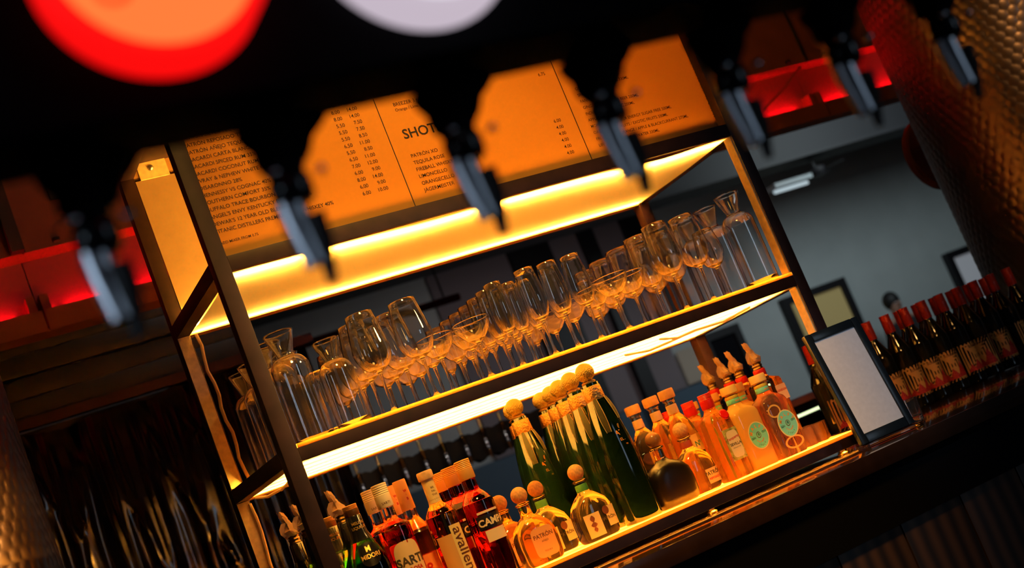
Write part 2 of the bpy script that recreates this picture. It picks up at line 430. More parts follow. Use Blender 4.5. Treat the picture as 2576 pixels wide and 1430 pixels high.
# ================================================================== COUNTER
counter_wood = mat('dark_glossy_wood', (0.032, 0.014, 0.008), 0.14, noise=0.3, nscale=14, coat=0.6)
t = thing('bar_counter', 'dark glossy wooden island counter carrying the shelf unit and bottles', 'counter', (0, 0, 0))
obj('worktop', nbox(-3, 4.6, -0.24, 1.15, 0.905, 0.948, bev=0.004), counter_wood, t)
obj('fascia', nbox(-3, 4.6, -0.225, -0.20, 0.775, 0.905), black_paint, t)
obj('plinth', nbox(-3, 4.6, -0.16, 1.1, 0.0, 0.10), black_paint, t)
# wooden planks of the counter front
pm = bpy.data.materials.new('plank_front'); pm.use_nodes = True; nt = pm.node_tree; b = nt.nodes['Principled BSDF']
tc = nt.nodes.new('ShaderNodeTexCoord'); wv = nt.nodes.new('ShaderNodeTexWave'); wv.bands_direction = 'X'
wv.inputs['Scale'].default_value = 7.0; wv.inputs['Distortion'].default_value = 1.2; wv.inputs['Detail'].default_value = 3
rp = nt.nodes.new('ShaderNodeValToRGB'); rp.color_ramp.elements[0].color = (0.012, 0.005, 0.003, 1); rp.color_ramp.elements[1].color = (0.07, 0.032, 0.016, 1)
nt.links.new(tc.outputs['Object'], wv.inputs['Vector']); nt.links.new(wv.outputs['Fac'], rp.inputs['Fac']); nt.links.new(rp.outputs['Color'], b.inputs['Base Color'])
b.inputs['Roughness'].default_value = 0.55
bm = bmesh.new()
for k in range(38):
    x = -3 + k * 0.2; box(bm, x + 0.002, x + 0.198, -0.215, -0.19, 0.10, 0.775, bev=0.002)
obj('plank_front', bm, pm, t)
obj('carcass', nbox(-3, 4.6, -0.19, 1.1, 0.10, 0.905), black_paint, t)

# ================================================================== SHELF UNIT
WID = 1.3893; DEP = 0.5419; P = 0.035
Z1 = 0.996; Z2 = 1.3885; Z3 = 1.8185; ZT = 2.28
u = thing('shelf_unit', 'tall bronze-black steel shelf unit with glowing amber shelves on the counter', 'shelf unit', (0, 0, 0))
for n, x, y in (('front_post', -P, -0.0), ('front_post', WID, 0.0), ('rear_post', -P, DEP - P), ('rear_post', WID, DEP - P)):
    obj(n, nbox(x, x + P, y, y + P, 0.962, ZT, bev=0.0015), steel_dark, u)
for z in (Z1 - 0.034, Z2, Z3, ZT - P):
    obj('front_rail', nbox(0, WID, 0, 0.012, z, z + {Z2: 0.0295, Z1 - 0.034: 0.0255}.get(z, P), bev=0.001), steel_dark, u)
    obj('rear_rail', nbox(0, WID, DEP - P, DEP, z, z + {Z2: 0.0295, Z1 - 0.034: 0.0255}.get(z, P)), mat('amber_lit_rail', (0.42, 0.24, 0.09), 0.4), u)  # amber of the lit lower edge is put into the rail colour
    for x in (-P, WID): obj('side_rail', nbox(x, x + P, P, DEP - P, z, z + P, bev=0.0015), steel_dark, u)
for x in (0.06, 0.45, 0.9, WID - 0.06):
    obj('foot', nlathe([(0.012, 0.9485), (0.014, 0.953), (0.008, 0.957), (0.008, 0.962)], 16, cx=x, cy=0.03), mat('brass', (0.8, 0.5, 0.15), 0.3, 1.0), u)
# pale profiles on the inner faces of the posts
for z0, z1 in ((Z1 + 0.003, Z2 - 0.001), (Z2 + P + 0.003, Z3 - 0.001)):
    obj('post_lining', nbox(WID - 0.004, WID - 0.0005, 0.004, P - 0.002, z0, z1), pale_trim, u)
    obj('post_lining', nbox(-P + 0.002, -0.004, DEP - P - 0.004, DEP - P - 0.0005, z0, z1), pale_trim, u)
# glass boards and opal diffusers
def sheet(name, z, x0, x1, y0, y1, m, sag=0.0, nx=60, ny=10, parent=None, bumps=()):
    bm = bmesh.new(); G = []
    for i in range(nx + 1):
        row = []
        for j in range(ny + 1):
            x = x0 + (x1 - x0) * i / nx; y = y0 + (y1 - y0) * j / ny; v = (y - y0) / (y1 - y0)
            dz = -sag * (0.25 + 0.75 * math.sin(PI * v))
            for bx, bw, bh in bumps: dz -= bh * math.exp(-((x - bx) / bw) ** 2) * (1 - v) ** 3
            row.append(bm.verts.new((x, y, z + dz)))
        G.append(row)
    for i in range(nx):
        for j in range(ny): bm.faces.new((G[i][j], G[i + 1][j], G[i + 1][j + 1], G[i][j + 1]))
    return obj(name, bm, m, parent)
sheet('opal_diffuser', Z3 + 0.004, 0.002, WID - 0.002, 0.0125, DEP - P - 0.002, opal, 0.006, parent=u, bumps=((0.50, 0.16, 0.006), (1.16, 0.14, 0.010)))
sheet('opal_diffuser', Z2 + 0.005, 0.002, WID - 0.002, 0.0125, DEP - P - 0.002, opal, 0.003, parent=u, bumps=((1.1, 0.2, 0.004),))
def board(z):
    bm = bmesh.new(); x0, x1, y1 = 0.001, WID - 0.001, DEP - 0.003
    a = [bm.verts.new(p) for p in ((x0, 0, z), (x1, 0, z), (x1, y1, z), (x0, y1, z), (x0, 0, z - 0.009), (x1, 0, z - 0.009))]
    bm.faces.new(a[:4]); bm.faces.new((a[0], a[1], a[5], a[4])).material_index = 1
    obj('amber_board', bm, [amber_board, board_edge], u)
board(Z2 + 0.038); board(Z1)
obj('leak_block_pan', nbox(0.001, WID - 0.001, 0.020, DEP - 0.003, Z1 - 0.034, Z1 - 0.031), white_board, u)  # unseen pan added to thin the LED leak onto the counter
obj('top_board', nbox(-P, WID + P, 0.0, DEP, ZT, ZT + 0.012), steel_dark, u)
# LED strips inside
def led(x0, x1, y, z, w=0.010, m=led_mat): obj('led_strip', nbox(x0, x1, y, y + w, z, z + 0.004), m, u)
led(0.01, WID - 0.01, 0.040, Z3 + 0.019)
obj('light_shield', nbox(0.001, WID - 0.001, 0.0345, 0.0355, Z3 + 0.012, Z3 + 0.058), steel_dark, u)
led(0.01, WID - 0.01, DEP - P - 0.016, Z3 + 0.019)
for y in (0.016, 0.10, 0.19, 0.28, 0.37, 0.46): led(0.01, WID - 0.01, y, Z2 + 0.022, 0.008, led_soft)
for y in (0.016, 0.13, 0.25, 0.37, 0.48): led(0.01, WID - 0.01, y, Z1 - 0.028, 0.010, led_base)
# rear board of the upper bay, bracket, cable
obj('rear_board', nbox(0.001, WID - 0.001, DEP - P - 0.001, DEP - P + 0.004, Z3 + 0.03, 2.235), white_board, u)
bm = nbox(0.015, 0.09, DEP - P - 0.004, DEP - P - 0.001, 2.235, 2.31); obj('bracket', bm, pale_trim, u)
bm = bmesh.new(); bmesh.ops.create_uvsphere(bm, u_segments=10, v_segments=6, radius=0.008, matrix=Matrix.Translation((0.048, DEP - P - 0.006, 2.262))); obj('screw', bm, brushed, u)
bm = bmesh.new()
pts = [(0.012, DEP - P - 0.008, Z3 - 0.002 - 0.39 * k / 12) for k in range(13)]
pts = [(x + 0.004 * math.sin(k * 1.7), y, z) for k, (x, y, z) in enumerate(pts)]
tube(bm, pts, 0.0045, 8)
tube(bm, [(0.012, DEP - 0.05, Z2 - 0.002), (0.03, DEP - 0.09, Z2 - 0.012), (0.05, DEP - 0.14, Z2 - 0.010), (0.035, DEP - 0.2, Z2 - 0.016), (0.055, DEP - 0.24, Z2 - 0.004)], 0.0035, 8)
tube(bm, [(-0.005 + 0.004 * math.sin(k), DEP - P - 0.01, Z2 - 0.01 - 0.37 * k / 10) for k in range(11)], 0.0045, 8)
obj('power_cable', bm, mat('beige_cable', (0.6, 0.45, 0.28), 0.5), u)
bm = bmesh.new()
tube(bm, [(1.0, 0.10, Z2 - 0.003), (1.08, 0.14, Z2 - 0.012), (1.16, 0.17, Z2 - 0.006), (1.24, 0.15, Z2 - 0.011), (1.30, 0.10, Z2 - 0.003)], 0.003, 8)
tube(bm, [(0.95, 0.2, Z2 - 0.003), (1.05, 0.24, Z2 - 0.010), (1.15, 0.23, Z2 - 0.005)], 0.003, 8)
obj('loose_wire', bm, mat('white_wire', (0.8, 0.75, 0.65), 0.5), u)

# illuminated menu in front of the upper bay
mb = thing('menu_lightbox', 'backlit amber drinks menu with three columns of black lettering', 'menu', (0, 0, 0))
YM = 0.030
bm = bmesh.new(); box(bm, 0.001, WID - 0.001, YM, YM + 0.003, Z3 + P, 2.244)
obj('menu_panel', bm, menu_sheet, mb)
for x0, x1 in ((0.4485, 0.4645), (0.9475, 0.9605)):
    xa = 0.471 if x0 < 0.6 else 0.9746
    obj('panel_joint', nbox(xa - 0.001, xa + 0.001, YM - 0.0008, YM, Z3 + 0.02, 2.244), ink, mb)
bm = bmesh.new(); mp = lambda x, z: (x * 1.0112 + 0.0089, YM - 0.0009, z * 1.0112 - 0.0130); ZB = 1.9070; PT = 0.01694; SZ = 0.01235
L1 = ['PATRÓN SILVER TEQUILA 40%', 'PATRÓN REPOSADO TEQUILA 40%', 'PATRÓN AÑEJO TEQUILA 40%', 'BACARDI CARTA BLANCA RUM 37.5%', 'BACARDI SPICED RUM 35%', 'BACARDI COCONUT RUM 32%',
      'WRAY & NEPHEW WHITE OVERPROOF 63%', 'DISARONNO 28%', 'HENNESSY VS COGNAC 40%', 'SOUTHERN COMFORT 35%', 'BUFFALO TRACE BOURBON 40%',
      "ANGEL'S ENVY KENTUCKY BOURBON 43%", "DEWAR'S 12 YEAR OLD BLENDED", 'TITANIC DISTILLERS PREMIUM IRISH WHISKEY 40%']
n = len(L1)
for i, s in enumerate(L1): text(bm, s, SZ, -0.006, ZB - 0.001 + PT * (n - 1 - i), mp, 'LEFT', 0.010, fine=False)
text(bm, 'ADD MIXER FROM 0.75', 0.0085, -0.004, 1.8805, mp, 'LEFT', 0.012, fine=False)
PR = [('6.00', '10.00'), ('6.00', '9.00'), ('8.00', '14.00'), ('6.00', '9.00'), ('7.00', '12.00'), ('6.50', '11.00'), ('5.50', '8.50'), ('6.50', '11.00'), ('5.50', '8.50'), ('5.50', '7.50'), ('5.50', '7.50'), ('8.00', '14.00'), ('8.00', '14.00'), ('7.00', '12.00')]
for i, (a, b_) in enumerate(PR):
    text(bm, a, SZ, 0.366, ZB + 0.001 + PT * i, mp, 'RIGHT', 0.008, fine=False); text(bm, b_, SZ, 0.410, ZB + 0.001 + PT * i, mp, 'RIGHT', 0.008, fine=False)
text(bm, 'BREEZER 3.4%', SZ, 0.499, 2.099, mp, 'LEFT', 0.010, fine=False); text(bm, 'Orange / Lime / Watermelon', 0.0105, 0.499, 2.0855, mp, 'LEFT', 0.010, fine=False)
text(bm, 'SHOTS', 0.034, 0.494, 2.0155, mp, 'LEFT', 0.016, fine=False)
L2 = ['PATRÓN XO', 'TEQUILA ROSE', 'FIREBALL WHISKY', 'LIMONCELLO', 'ORANGECELLO', 'JÄGERMEISTER']
for i, s in enumerate(L2):
    z = 1.9675 - 0.01745 * i
    text(bm, s, SZ, 0.493, z, mp, 'LEFT', 0.010, fine=False); text(bm, '6.00' if i == 0 else '4.00', SZ, 0.915, z, mp, 'RIGHT', 0.008, fine=False)
text(bm, '6.75', SZ, 0.925, 2.094, mp, 'RIGHT', 0.008, fine=False)
L3 = ['COCA COLA / DIET COKE 330ML', 'SPRITE 330ML', 'FANTA 330ML', 'GINGER ALE / GINGER BEER 200ML', 'INDIAN / LIGHT TONIC 200ML', 'APPLETISER 275ML', 'MONSTER / MONSTER ENERGY SUGAR FREE 500ML', 'OASIS SUMMER FRUITS / EXOTIC FRUITS 330ML', 'FRUIT SHOOT ORANGE / APPLE & BLACKCURRANT 275ML', 'LIFE STILL / SPARKLING WATER 330ML']
for i, s in enumerate(L3):
    z = 1.8795 + 0.01745 * (9 - i)
    text(bm, s, 0.0112, 0.990, z, mp, 'LEFT', 0.010, fine=False); text(bm, ['3.00', '3.00', '3.00', '2.50', '2.50', '3.00', '3.50', '4.00', '2.00', '2.50'][i], SZ, 1.382, z, mp, 'RIGHT', 0.008, fine=False)
obj('lettering', bm, ink, mb, smooth=False)

# ================================================================== GLASSWARE on the middle shelf
ZG = Z2 + 0.0385
def glass_part(name, prof, parent, seg=36): return obj(name, nlathe(prof, seg), clear, parent, angle=60)
def hollow(outer, th, zb):
    """outer [(r,z)] bottom->rim, returns closed shell with inner wall down to zb"""
    inner = [(max(0.0, r - th), z) for r, z in outer if z > zb]
    return outer + [(outer[-1][0] - th * 0.5, outer[-1][1] + 0.0006)] + list(reversed(inner)) + [(0.0, zb)]
def stemware(name, label, cat, h, bowl, stem_h, foot_r, loc, group, th=0.0012):
    """bowl: [(r, z from bowl bottom)]"""
    t = thing(name, label, cat, loc, group)
    f = [(0, 0.0), (foot_r, 0.0), (foot_r, 0.0014), (foot_r * 0.6, 0.003), (0.009, 0.006), (0.0045, 0.012), (0.0, 0.012)]
    glass_part('foot', f, t)
    st = [(0, 0.0121), (0.0045, 0.0121), (0.0036, 0.03), (0.0034, stem_h * 0.7), (0.0048, stem_h - 0.004), (0.0, stem_h - 0.004)]
    glass_part('stem', st, t, 16)
    o = [(0.0, stem_h - 0.0038), (0.0048, stem_h - 0.0038)] + smoothprof([(r, stem_h + z) for r, z in bowl], 4)
    glass_part('bowl', hollow(o, th, stem_h + 0.006), t)
    return t
GC = {}
def glass(kind, x, y, label):
    loc = (x, y, ZG)
    if kind in GC: return dup(GC[kind], loc, label)
    if kind == 'wine':
        t = stemware('wine_glass', label, 'wine glass', 0.235, [(0.006, 0.001), (0.030, 0.016), (0.0425, 0.045), (0.0415, 0.075), (0.0315, 0.140)], 0.095, 0.038, loc, 'wine glasses on the middle shelf')
    elif kind == 'smallwine':
        t = stemware('wine_glass', label, 'wine glass', 0.19, [(0.006, 0.001), (0.024, 0.013), (0.035, 0.038), (0.034, 0.06), (0.0265, 0.105)], 0.085, 0.034, loc, 'wine glasses on the middle shelf')
    elif kind == 'flute':
        t = stemware('champagne_flute', label, 'champagne flute', 0.212, [(0.005, 0.001), (0.016, 0.014), (0.0235, 0.040), (0.0245, 0.065), (0.0205, 0.127)], 0.085, 0.030, loc, 'champagne flutes on the middle shelf')
    elif kind == 'tulip':
        t = stemware('tulip_flute', label, 'champagne flute', 0.222, [(0.005, 0.001), (0.020, 0.014), (0.029, 0.042), (0.029, 0.070), (0.0235, 0.134)], 0.088, 0.032, loc, 'champagne flutes on the middle shelf')
    elif kind == 'coupe':
        t = stemware('coupe_glass', label, 'coupe glass', 0.142, [(0.005, 0.001), (0.022, 0.012), (0.037, 0.030), (0.044, 0.046), (0.0455, 0.056)], 0.086, 0.034, loc, 'coupe glasses on the middle shelf')
    elif kind == 'carafe':
        t = thing('glass_carafe', label, 'carafe', loc, 'clear glass carafes on the middle shelf')
        o = [(0, 0), (0.040, 0.0), (0.0435, 0.004)] + smoothprof([(0.0435, 0.012), (0.0435, 0.155), (0.042, 0.178), (0.032, 0.193), (0.0195, 0.200), (0.021, 0.212), (0.0285, 0.235), (0.0345, 0.255)], 4)
        glass_part('vessel', hollow(o, 0.0020, 0.008), t, 40)
    elif kind == 'smallcarafe':
        t = thing('glass_carafe', label, 'carafe', loc, 'clear glass carafes on the middle shelf')
        o = [(0, 0), (0.036, 0.0), (0.039, 0.004)] + smoothprof([(0.039, 0.012), (0.039, 0.115), (0.037, 0.135), (0.028, 0.148), (0.0175, 0.154), (0.020, 0.168), (0.027, 0.186), (0.0305, 0.20)], 4)
        glass_part('vessel', hollow(o, 0.0020, 0.008), t, 40)
    else:
        t = thing('highball_glass', label, 'tumbler', loc, 'highball glasses on the middle shelf')
        o = [(0, 0), (0.025, 0.0), (0.0275, 0.003)] + smoothprof([(0.028, 0.02), (0.0305, 0.10), (0.032, 0.152)], 3)
        glass_part('vessel', hollow(o, 0.0016, 0.012), t)
    GC[kind] = t
    return t
ORD = ['frontmost', 'second from the front', 'third from the front', 'fourth from the front', 'fifth from the front', 'sixth from the front', 'seventh from the front', 'eighth from the front']
def column(kind, pts, what, where, zoff=0):
    for i, (x, y) in enumerate(pts): glass(kind, x, y, '%s, %s %s' % (what, ORD[i], where))
# carafes at the two ends
column('carafe', [(0.079, 0.105), (0.073, 0.195), (0.076, 0.286), (0.078, 0.377), (0.075, 0.468)], 'wide-mouthed clear carafe', 'in the row behind the near post')
glass('carafe', 0.170, 0.40, 'wide-mouthed clear carafe at the back, between the highball glasses and the near end')
glass('smallcarafe', 0.160, 0.062, 'short clear carafe at the front, beside the tall wine glasses')
column('highball', [(0.150, 0.152), (0.155, 0.235), (0.16, 0.315)], 'plain highball glass', 'in the row behind the short carafe')
column('wine', [(0.256, 0.066), (0.268, 0.165), (0.280, 0.262), (0.29, 0.36), (0.30, 0.458)], 'large wine glass', 'in the row next to the short carafe')
column('wine', [(0.363, 0.062), (0.362, 0.172), (0.372, 0.272), (0.385, 0.37)], 'large wine glass', 'in the row next to the coupes')
column('coupe', [(0.432, 0.118), (0.452, 0.218), (0.455, 0.315), (0.46, 0.412)], 'broad coupe glass', 'in the coupe row beside the large wine glasses')
column('coupe', [(0.503, 0.052), (0.530, 0.150), (0.540, 0.262)], 'broad coupe glass', 'in the coupe row beside the first flutes')
column('flute', [(0.594, 0.060), (0.600, 0.125), (0.602, 0.19), (0.605, 0.255), (0.604, 0.32), (0.603, 0.385), (0.598, 0.45)], 'slim champagne flute', 'in the long flute row beside the coupes')
column('flute', [(0.662, 0.120), (0.664, 0.185), (0.664, 0.25), (0.665, 0.315), (0.665, 0.38)], 'slim champagne flute', 'in the set-back middle flute row')
column('tulip', [(0.686, 0.058)], 'tulip-shaped flute', 'before the set-back middle flute row')
column('flute', [(0.722, 0.150), (0.722, 0.215), (0.722, 0.28), (0.722, 0.345)], 'slim champagne flute', 'in the row behind the paired tulip flutes')
column('tulip', [(0.752, 0.060)], 'tulip-shaped flute', 'of the paired flutes nearest the shelf middle')
column('tulip', [(0.820, 0.060), (0.800, 0.150)], 'tulip-shaped flute standing tallest alone', 'next to the large coupes')
column('coupe', [(0.902, 0.056), (0.905, 0.158), (0.890, 0.262), (0.88, 0.362), (0.87, 0.46)], 'broad coupe glass', 'in the row after the lone tulip flute')
column('coupe', [(0.985, 0.105), (0.990, 0.205)], 'broad coupe glass', 'in the short row before the far wine glasses')
column('wine', [(1.086, 0.060), (1.085, 0.155), (1.080, 0.248), (1.076, 0.342), (1.074, 0.436)], 'large wine glass', 'in the long wine glass row past the coupes')
column('wine', [(1.176, 0.064), (1.190, 0.200), (1.19, 0.30)], 'large wine glass', 'in the wine glass row nearest the far carafes')
glass('smallwine', 1.255, 0.105, 'small wine glass standing before the far carafes')
glass('smallwine', 0.988, 0.31, 'small wine glass behind the short coupe row')
column('carafe', [(1.340, 0.060), (1.338, 0.165), (1.335, 0.265), (1.33, 0.365)], 'wide-mouthed clear carafe', 'in the row at the far post')
glass('carafe', 1.235, 0.41, 'wide-mouthed clear carafe at the back, behind the far wine glasses')

# ================================================================== BOTTLES on the lower shelf
ZS = Z1 + 0.0005
def screwcap(t, z0, z1, r, m, name='cap'):
    pr = [(r * 0.97, z0), (r, z0 + 0.001)]
    k = z0 + (z1 - z0) * 0.55
    pr += [(r, k)]
    for i in range(5):
        a = k + (z1 - k) * (i + 0.2) / 5.4; pr += [(r * 0.95, a), (r, a + (z1 - k) * 0.09)]
    pr += [(r * 0.97, z1 - 0.0006), (r * 0.9, z1)]
    return obj(name, nlathe(pr, 28), m, t)
def ballstop(t, z0, r, m, ring_m=None, sz=1.0):
    bm = bmesh.new(); lathe(bm, [(0.011, z0), (0.017, z0 + 0.002), (0.018, z0 + 0.006), (0.012, z0 + 0.009)], 24)
    obj('stopper_ring', bm, ring_m or clear, t)
    bm = bmesh.new(); sphere(bm, (0, 0, z0 + 0.008 + r * 0.93 * sz), r, sz=sz); obj('ball_stopper', bm, m, t)
def pourer(t, z0, wrapped=True):
    obj('pourer_collar', nlathe([(0.0135, z0), (0.0145, z0 + 0.002), (0.0125, z0 + 0.006), (0.0145, z0 + 0.010), (0.0125, z0 + 0.014), (0.0145, z0 + 0.018), (0.009, z0 + 0.022)], 24), mat('black_gold_collar', (0.10, 0.06, 0.02), 0.25, 0.7), t)
    bm = bmesh.new(); tube(bm, [(0, 0, z0 + 0.02), (0, 0, z0 + 0.036), (-0.004, 0, z0 + 0.052), (-0.012, 0, z0 + 0.066)], [0.006, 0.0055, 0.0045, 0.0035], 12); obj('spout', bm, chrome, t)
    if wrapped:
        bm = bmesh.new(); rnd = random.Random(int(z0 * 1e4) + len(bpy.data.objects))
        prof = []; seg = 16; R = []
        for k in range(11):
            v = k / 10; zz = z0 + 0.016 + 0.060 * v; ring = []
            for i in range(seg):
                a = 2 * PI * i / seg; rr = (0.011 + 0.004 * math.sin(v * 9)) * (1 - 0.70 * v) + 0.0075 * rnd.random() * (1.25 - v)
                ring.append(bm.verts.new((-0.013 * v * v + rr * math.cos(a), rr * math.sin(a), zz + 0.004 * rnd.random())))
            R.append(ring)
        for a, b2 in zip(R, R[1:]):
            for i in range(seg):
                j = (i + 1) % seg; bm.faces.new((a[i], a[j], b2[j], b2[i]))
        # loose trailing flap
        w = [bm.verts.new((0.012 * q - 0.018 - 0.010 * math.sin(k), -0.006 + 0.004 * rnd.random(), z0 + 0.052 - 0.011 * k)) for k in range(5) for q in (0, 1)]
        for k in range(4): bm.faces.new((w[2 * k], w[2 * k + 1], w[2 * k + 3], w[2 * k + 2]))
        obj('plastic_wrap', bm, mat('crumpled_film', (0.85, 0.66, 0.42), 0.25, trans=0.35, ior=1.2), t)
def label(t, shapes, texts, mapf, mapt, mats_l, mats_t, name='label'):
    """label patch(es) as a part; lettering as its sub-part"""
    bm = bmesh.new()
    for outline, mi, cx, cz in shapes: patch(bm, outline, mapf if mi == 0 else mapt, mi, cx, cz)
    lo = obj(name, bm, mats_l, t, angle=60)
    if texts:
        bm = bmesh.new()
        for a in texts:
            s, size, x, z = a[:4]; kw = a[4] if len(a) > 4 else {}
            text(bm, s, size, x, z, mapt if len(shapes) < 2 else mapf2(mapt), **kw)
        obj('lettering', bm, mats_t, lo, smooth=False)
    return lo
def mapf2(mf):
    def g(x, z):
        p = mf(x, z); return (p[0], p[1] - 0.0003, p[2])
    return g
BC = {}
def bottle(kind, x, y, lab, rot=0.0, z=ZS):
    loc = (x, y, z)
    if kind in BC: return dup(BC[kind], loc, lab, rotz=rot)
    t = BUILD[kind](lab, loc); t.rotation_euler = (0, 0, rot); BC[kind] = t
    return t
def body(t, rings, m, seg=44, angle=50):
    bm = bmesh.new(); loft(bm, rings, seg); return obj('glass_body', bm, m, t, angle=angle)
def rr(pts, n=2.0): return [(z, r, r, n) for r, z in smoothprof(pts, 4)]

def b_red_aperitif(lab, loc):        # dark red, broad label band
    t = thing('liqueur_bottle', lab, 'bottle', loc, 'dark red aperitif bottles')
    m = liquid_mat('dark_red_liquor', (0.9, 0.85, 0.8), (0.42, 0.012, 0.004), 0.236)
    body(t, [(0, 0.033, 0.033, 2), (0.004, 0.0365, 0.0365, 2)] + rr([(0.037, 0.01), (0.037, 0.165), (0.034, 0.185), (0.022, 0.203), (0.0165, 0.212), (0.016, 0.24)]), m)
    screwcap(t, 0.236, 0.281, 0.0185, mat('amber_cap', (0.80, 0.42, 0.10), 0.4))
    r = 0.0374
    label(t, [(rect_outline(-0.030, 0.036, 0.118, 0.150), 0, 0.003, 0.134), (rect_outline(-0.024, 0.032, 0.154, 0.159), 1, 0.004, 0.1565), (rect_outline(-0.020, 0.034, 0.090, 0.116), 1, 0.007, 0.103)],
          [('CAMPARI', 0.0215, -0.029, 0.1265, dict(align='LEFT', bold=0.035))], cyl(r), cyl(r + 0.0003), [mat('deep_blue_black', (0.004, 0.005, 0.012), 0.4), cream], [cream])
    return t
def b_apple(lab, loc):          # tall, pale vertical label
    t = thing('spirit_bottle', lab, 'bottle', loc)
    m = liquid_mat('brandy', (0.95, 0.9, 0.8), (0.90, 0.48, 0.12), 0.2)
    body(t, [(0, 0.032, 0.032, 2), (0.004, 0.0355, 0.0355, 2)] + rr([(0.036, 0.01), (0.036, 0.168), (0.033, 0.188), (0.020, 0.207), (0.0145, 0.216), (0.0135, 0.262)]), m)
    obj('neck_label', nlathe([(0.0150, 0.214), (0.0142, 0.222), (0.0138, 0.262), (0.0138, 0.268)], 24), mat('yellow_cream_paper', (0.85, 0.62, 0.26), 0.55), t)
    obj('stopper', nlathe([(0.0175, 0.268), (0.018, 0.27), (0.018, 0.284), (0.0165, 0.287)], 24), woodcork, t)
    r = 0.0364
    label(t, [(rect_outline(-0.038, 0.000, 0.0, 0.140), 0, -0.019, 0.07), (rect_outline(-0.002, 0.030, 0.0, 0.157), 1, 0.014, 0.08)],
          [('avallen', 0.036, 0.004, 0.150, dict(align='LEFT', bold=0.01, rot=-PI / 2))], cyl(r), cyl(r + 0.0003), [mat('tan_paper', (0.72, 0.40, 0.13), 0.6), mat('straw_paper', (0.88, 0.66, 0.24), 0.6)], [ink_brown])
    bm = bmesh.new()
    for i, s in enumerate(('BEL', 'PAL', 'TIVE')): text(bm, s, 0.006, 0.002, 0.246 - 0.008 * i, cyl(0.0144))
    obj('neck_lettering', bm, ink_brown, t, smooth=False)
    return t
def b_cello(lab, loc):
    t = thing('liqueur_bottle', lab, 'bottle', loc, 'orange citrus liqueur bottles')
    m = liquid_mat('orange_liqueur', (0.95, 0.85, 0.7), (0.92, 0.34, 0.05), 0.19, 0.15)
    body(t, [(0, 0.031, 0.031, 2), (0.004, 0.0335, 0.0335, 2)] + rr([(0.034, 0.01), (0.034, 0.150), (0.031, 0.172), (0.019, 0.194), (0.0150, 0.204), (0.0145, 0.224)]), m)
    obj('neck_sleeve', nlathe([(0.0155, 0.222), (0.0158, 0.224), (0.0150, 0.289), (0.014, 0.291)], 24), mat('orange_sleeve', (0.86, 0.45, 0.16), 0.5), t)
    r = 0.0344
    label(t, [(rect_outline(-0.024, 0.030, 0.0, 0.118), 0, 0.003, 0.06), (ell_outline(0.018, 0.045, 0.020, 0.034), 1, 0.018, 0.045)],
          [('Arancello', 0.024, -0.004, 0.006, dict(align='LEFT', bold=0.04, rot=PI / 2))], cyl(r), cyl(r + 0.0002), [mat('coral_paper', (0.86, 0.30, 0.09), 0.55), mat('yellow_paper', (0.92, 0.60, 0.12), 0.5)], [ink_red])
    bm = bmesh.new()
    for i, s in enumerate(('W', '·', 'B')): text(bm, s, 0.008, 0.002, 0.262 - 0.009 * i, cyl(0.0160), bold=0.03)
    obj('neck_lettering', bm, ink_red, t, smooth=False)
    return t
def b_rosa(lab, loc):
    t = thing('liqueur_bottle', lab, 'bottle', loc, 'bright red liqueur bottles with cream caps')
    m = liquid_mat('bright_red_liqueur', (0.97, 0.90, 0.80), (0.95, 0.05, 0.03), 0.192)
    body(t, [(0, 0.032, 0.032, 2), (0.004, 0.036, 0.036, 2)] + rr([(0.0365, 0.01), (0.0365, 0.180), (0.0345, 0.196), (0.030, 0.204), (0.0225, 0.209), (0.0165, 0.217), (0.0155, 0.245)]), m)
    screwcap(t, 0.243, 0.296, 0.0178, mat('cream_cap', (0.88, 0.76, 0.52), 0.4))
    r = 0.0369
    label(t, [(ell_outline(0.004, 0.118, 0.0335, 0.046, 3.2), 0, 0.004, 0.118), ], [('SARTI', 0.026, 0.004, 0.112, dict(bold=0.03)), ('ROSA', 0.0125, 0.010, 0.097, dict(bold=0.03, mi=1))], cyl(r), cyl(r + 0.0004), [mat('buff_paper', (0.84, 0.62, 0.34), 0.55)], [mat('charcoal_ink', (0.05, 0.045, 0.03), 0.5), ink_red])
    bm = bmesh.new(); text(bm, 'SARTI', 0.008, 0.0, 0.250, cyl(0.0181)); obj('cap_lettering', bm, ink_brown, t, smooth=False)
    return t
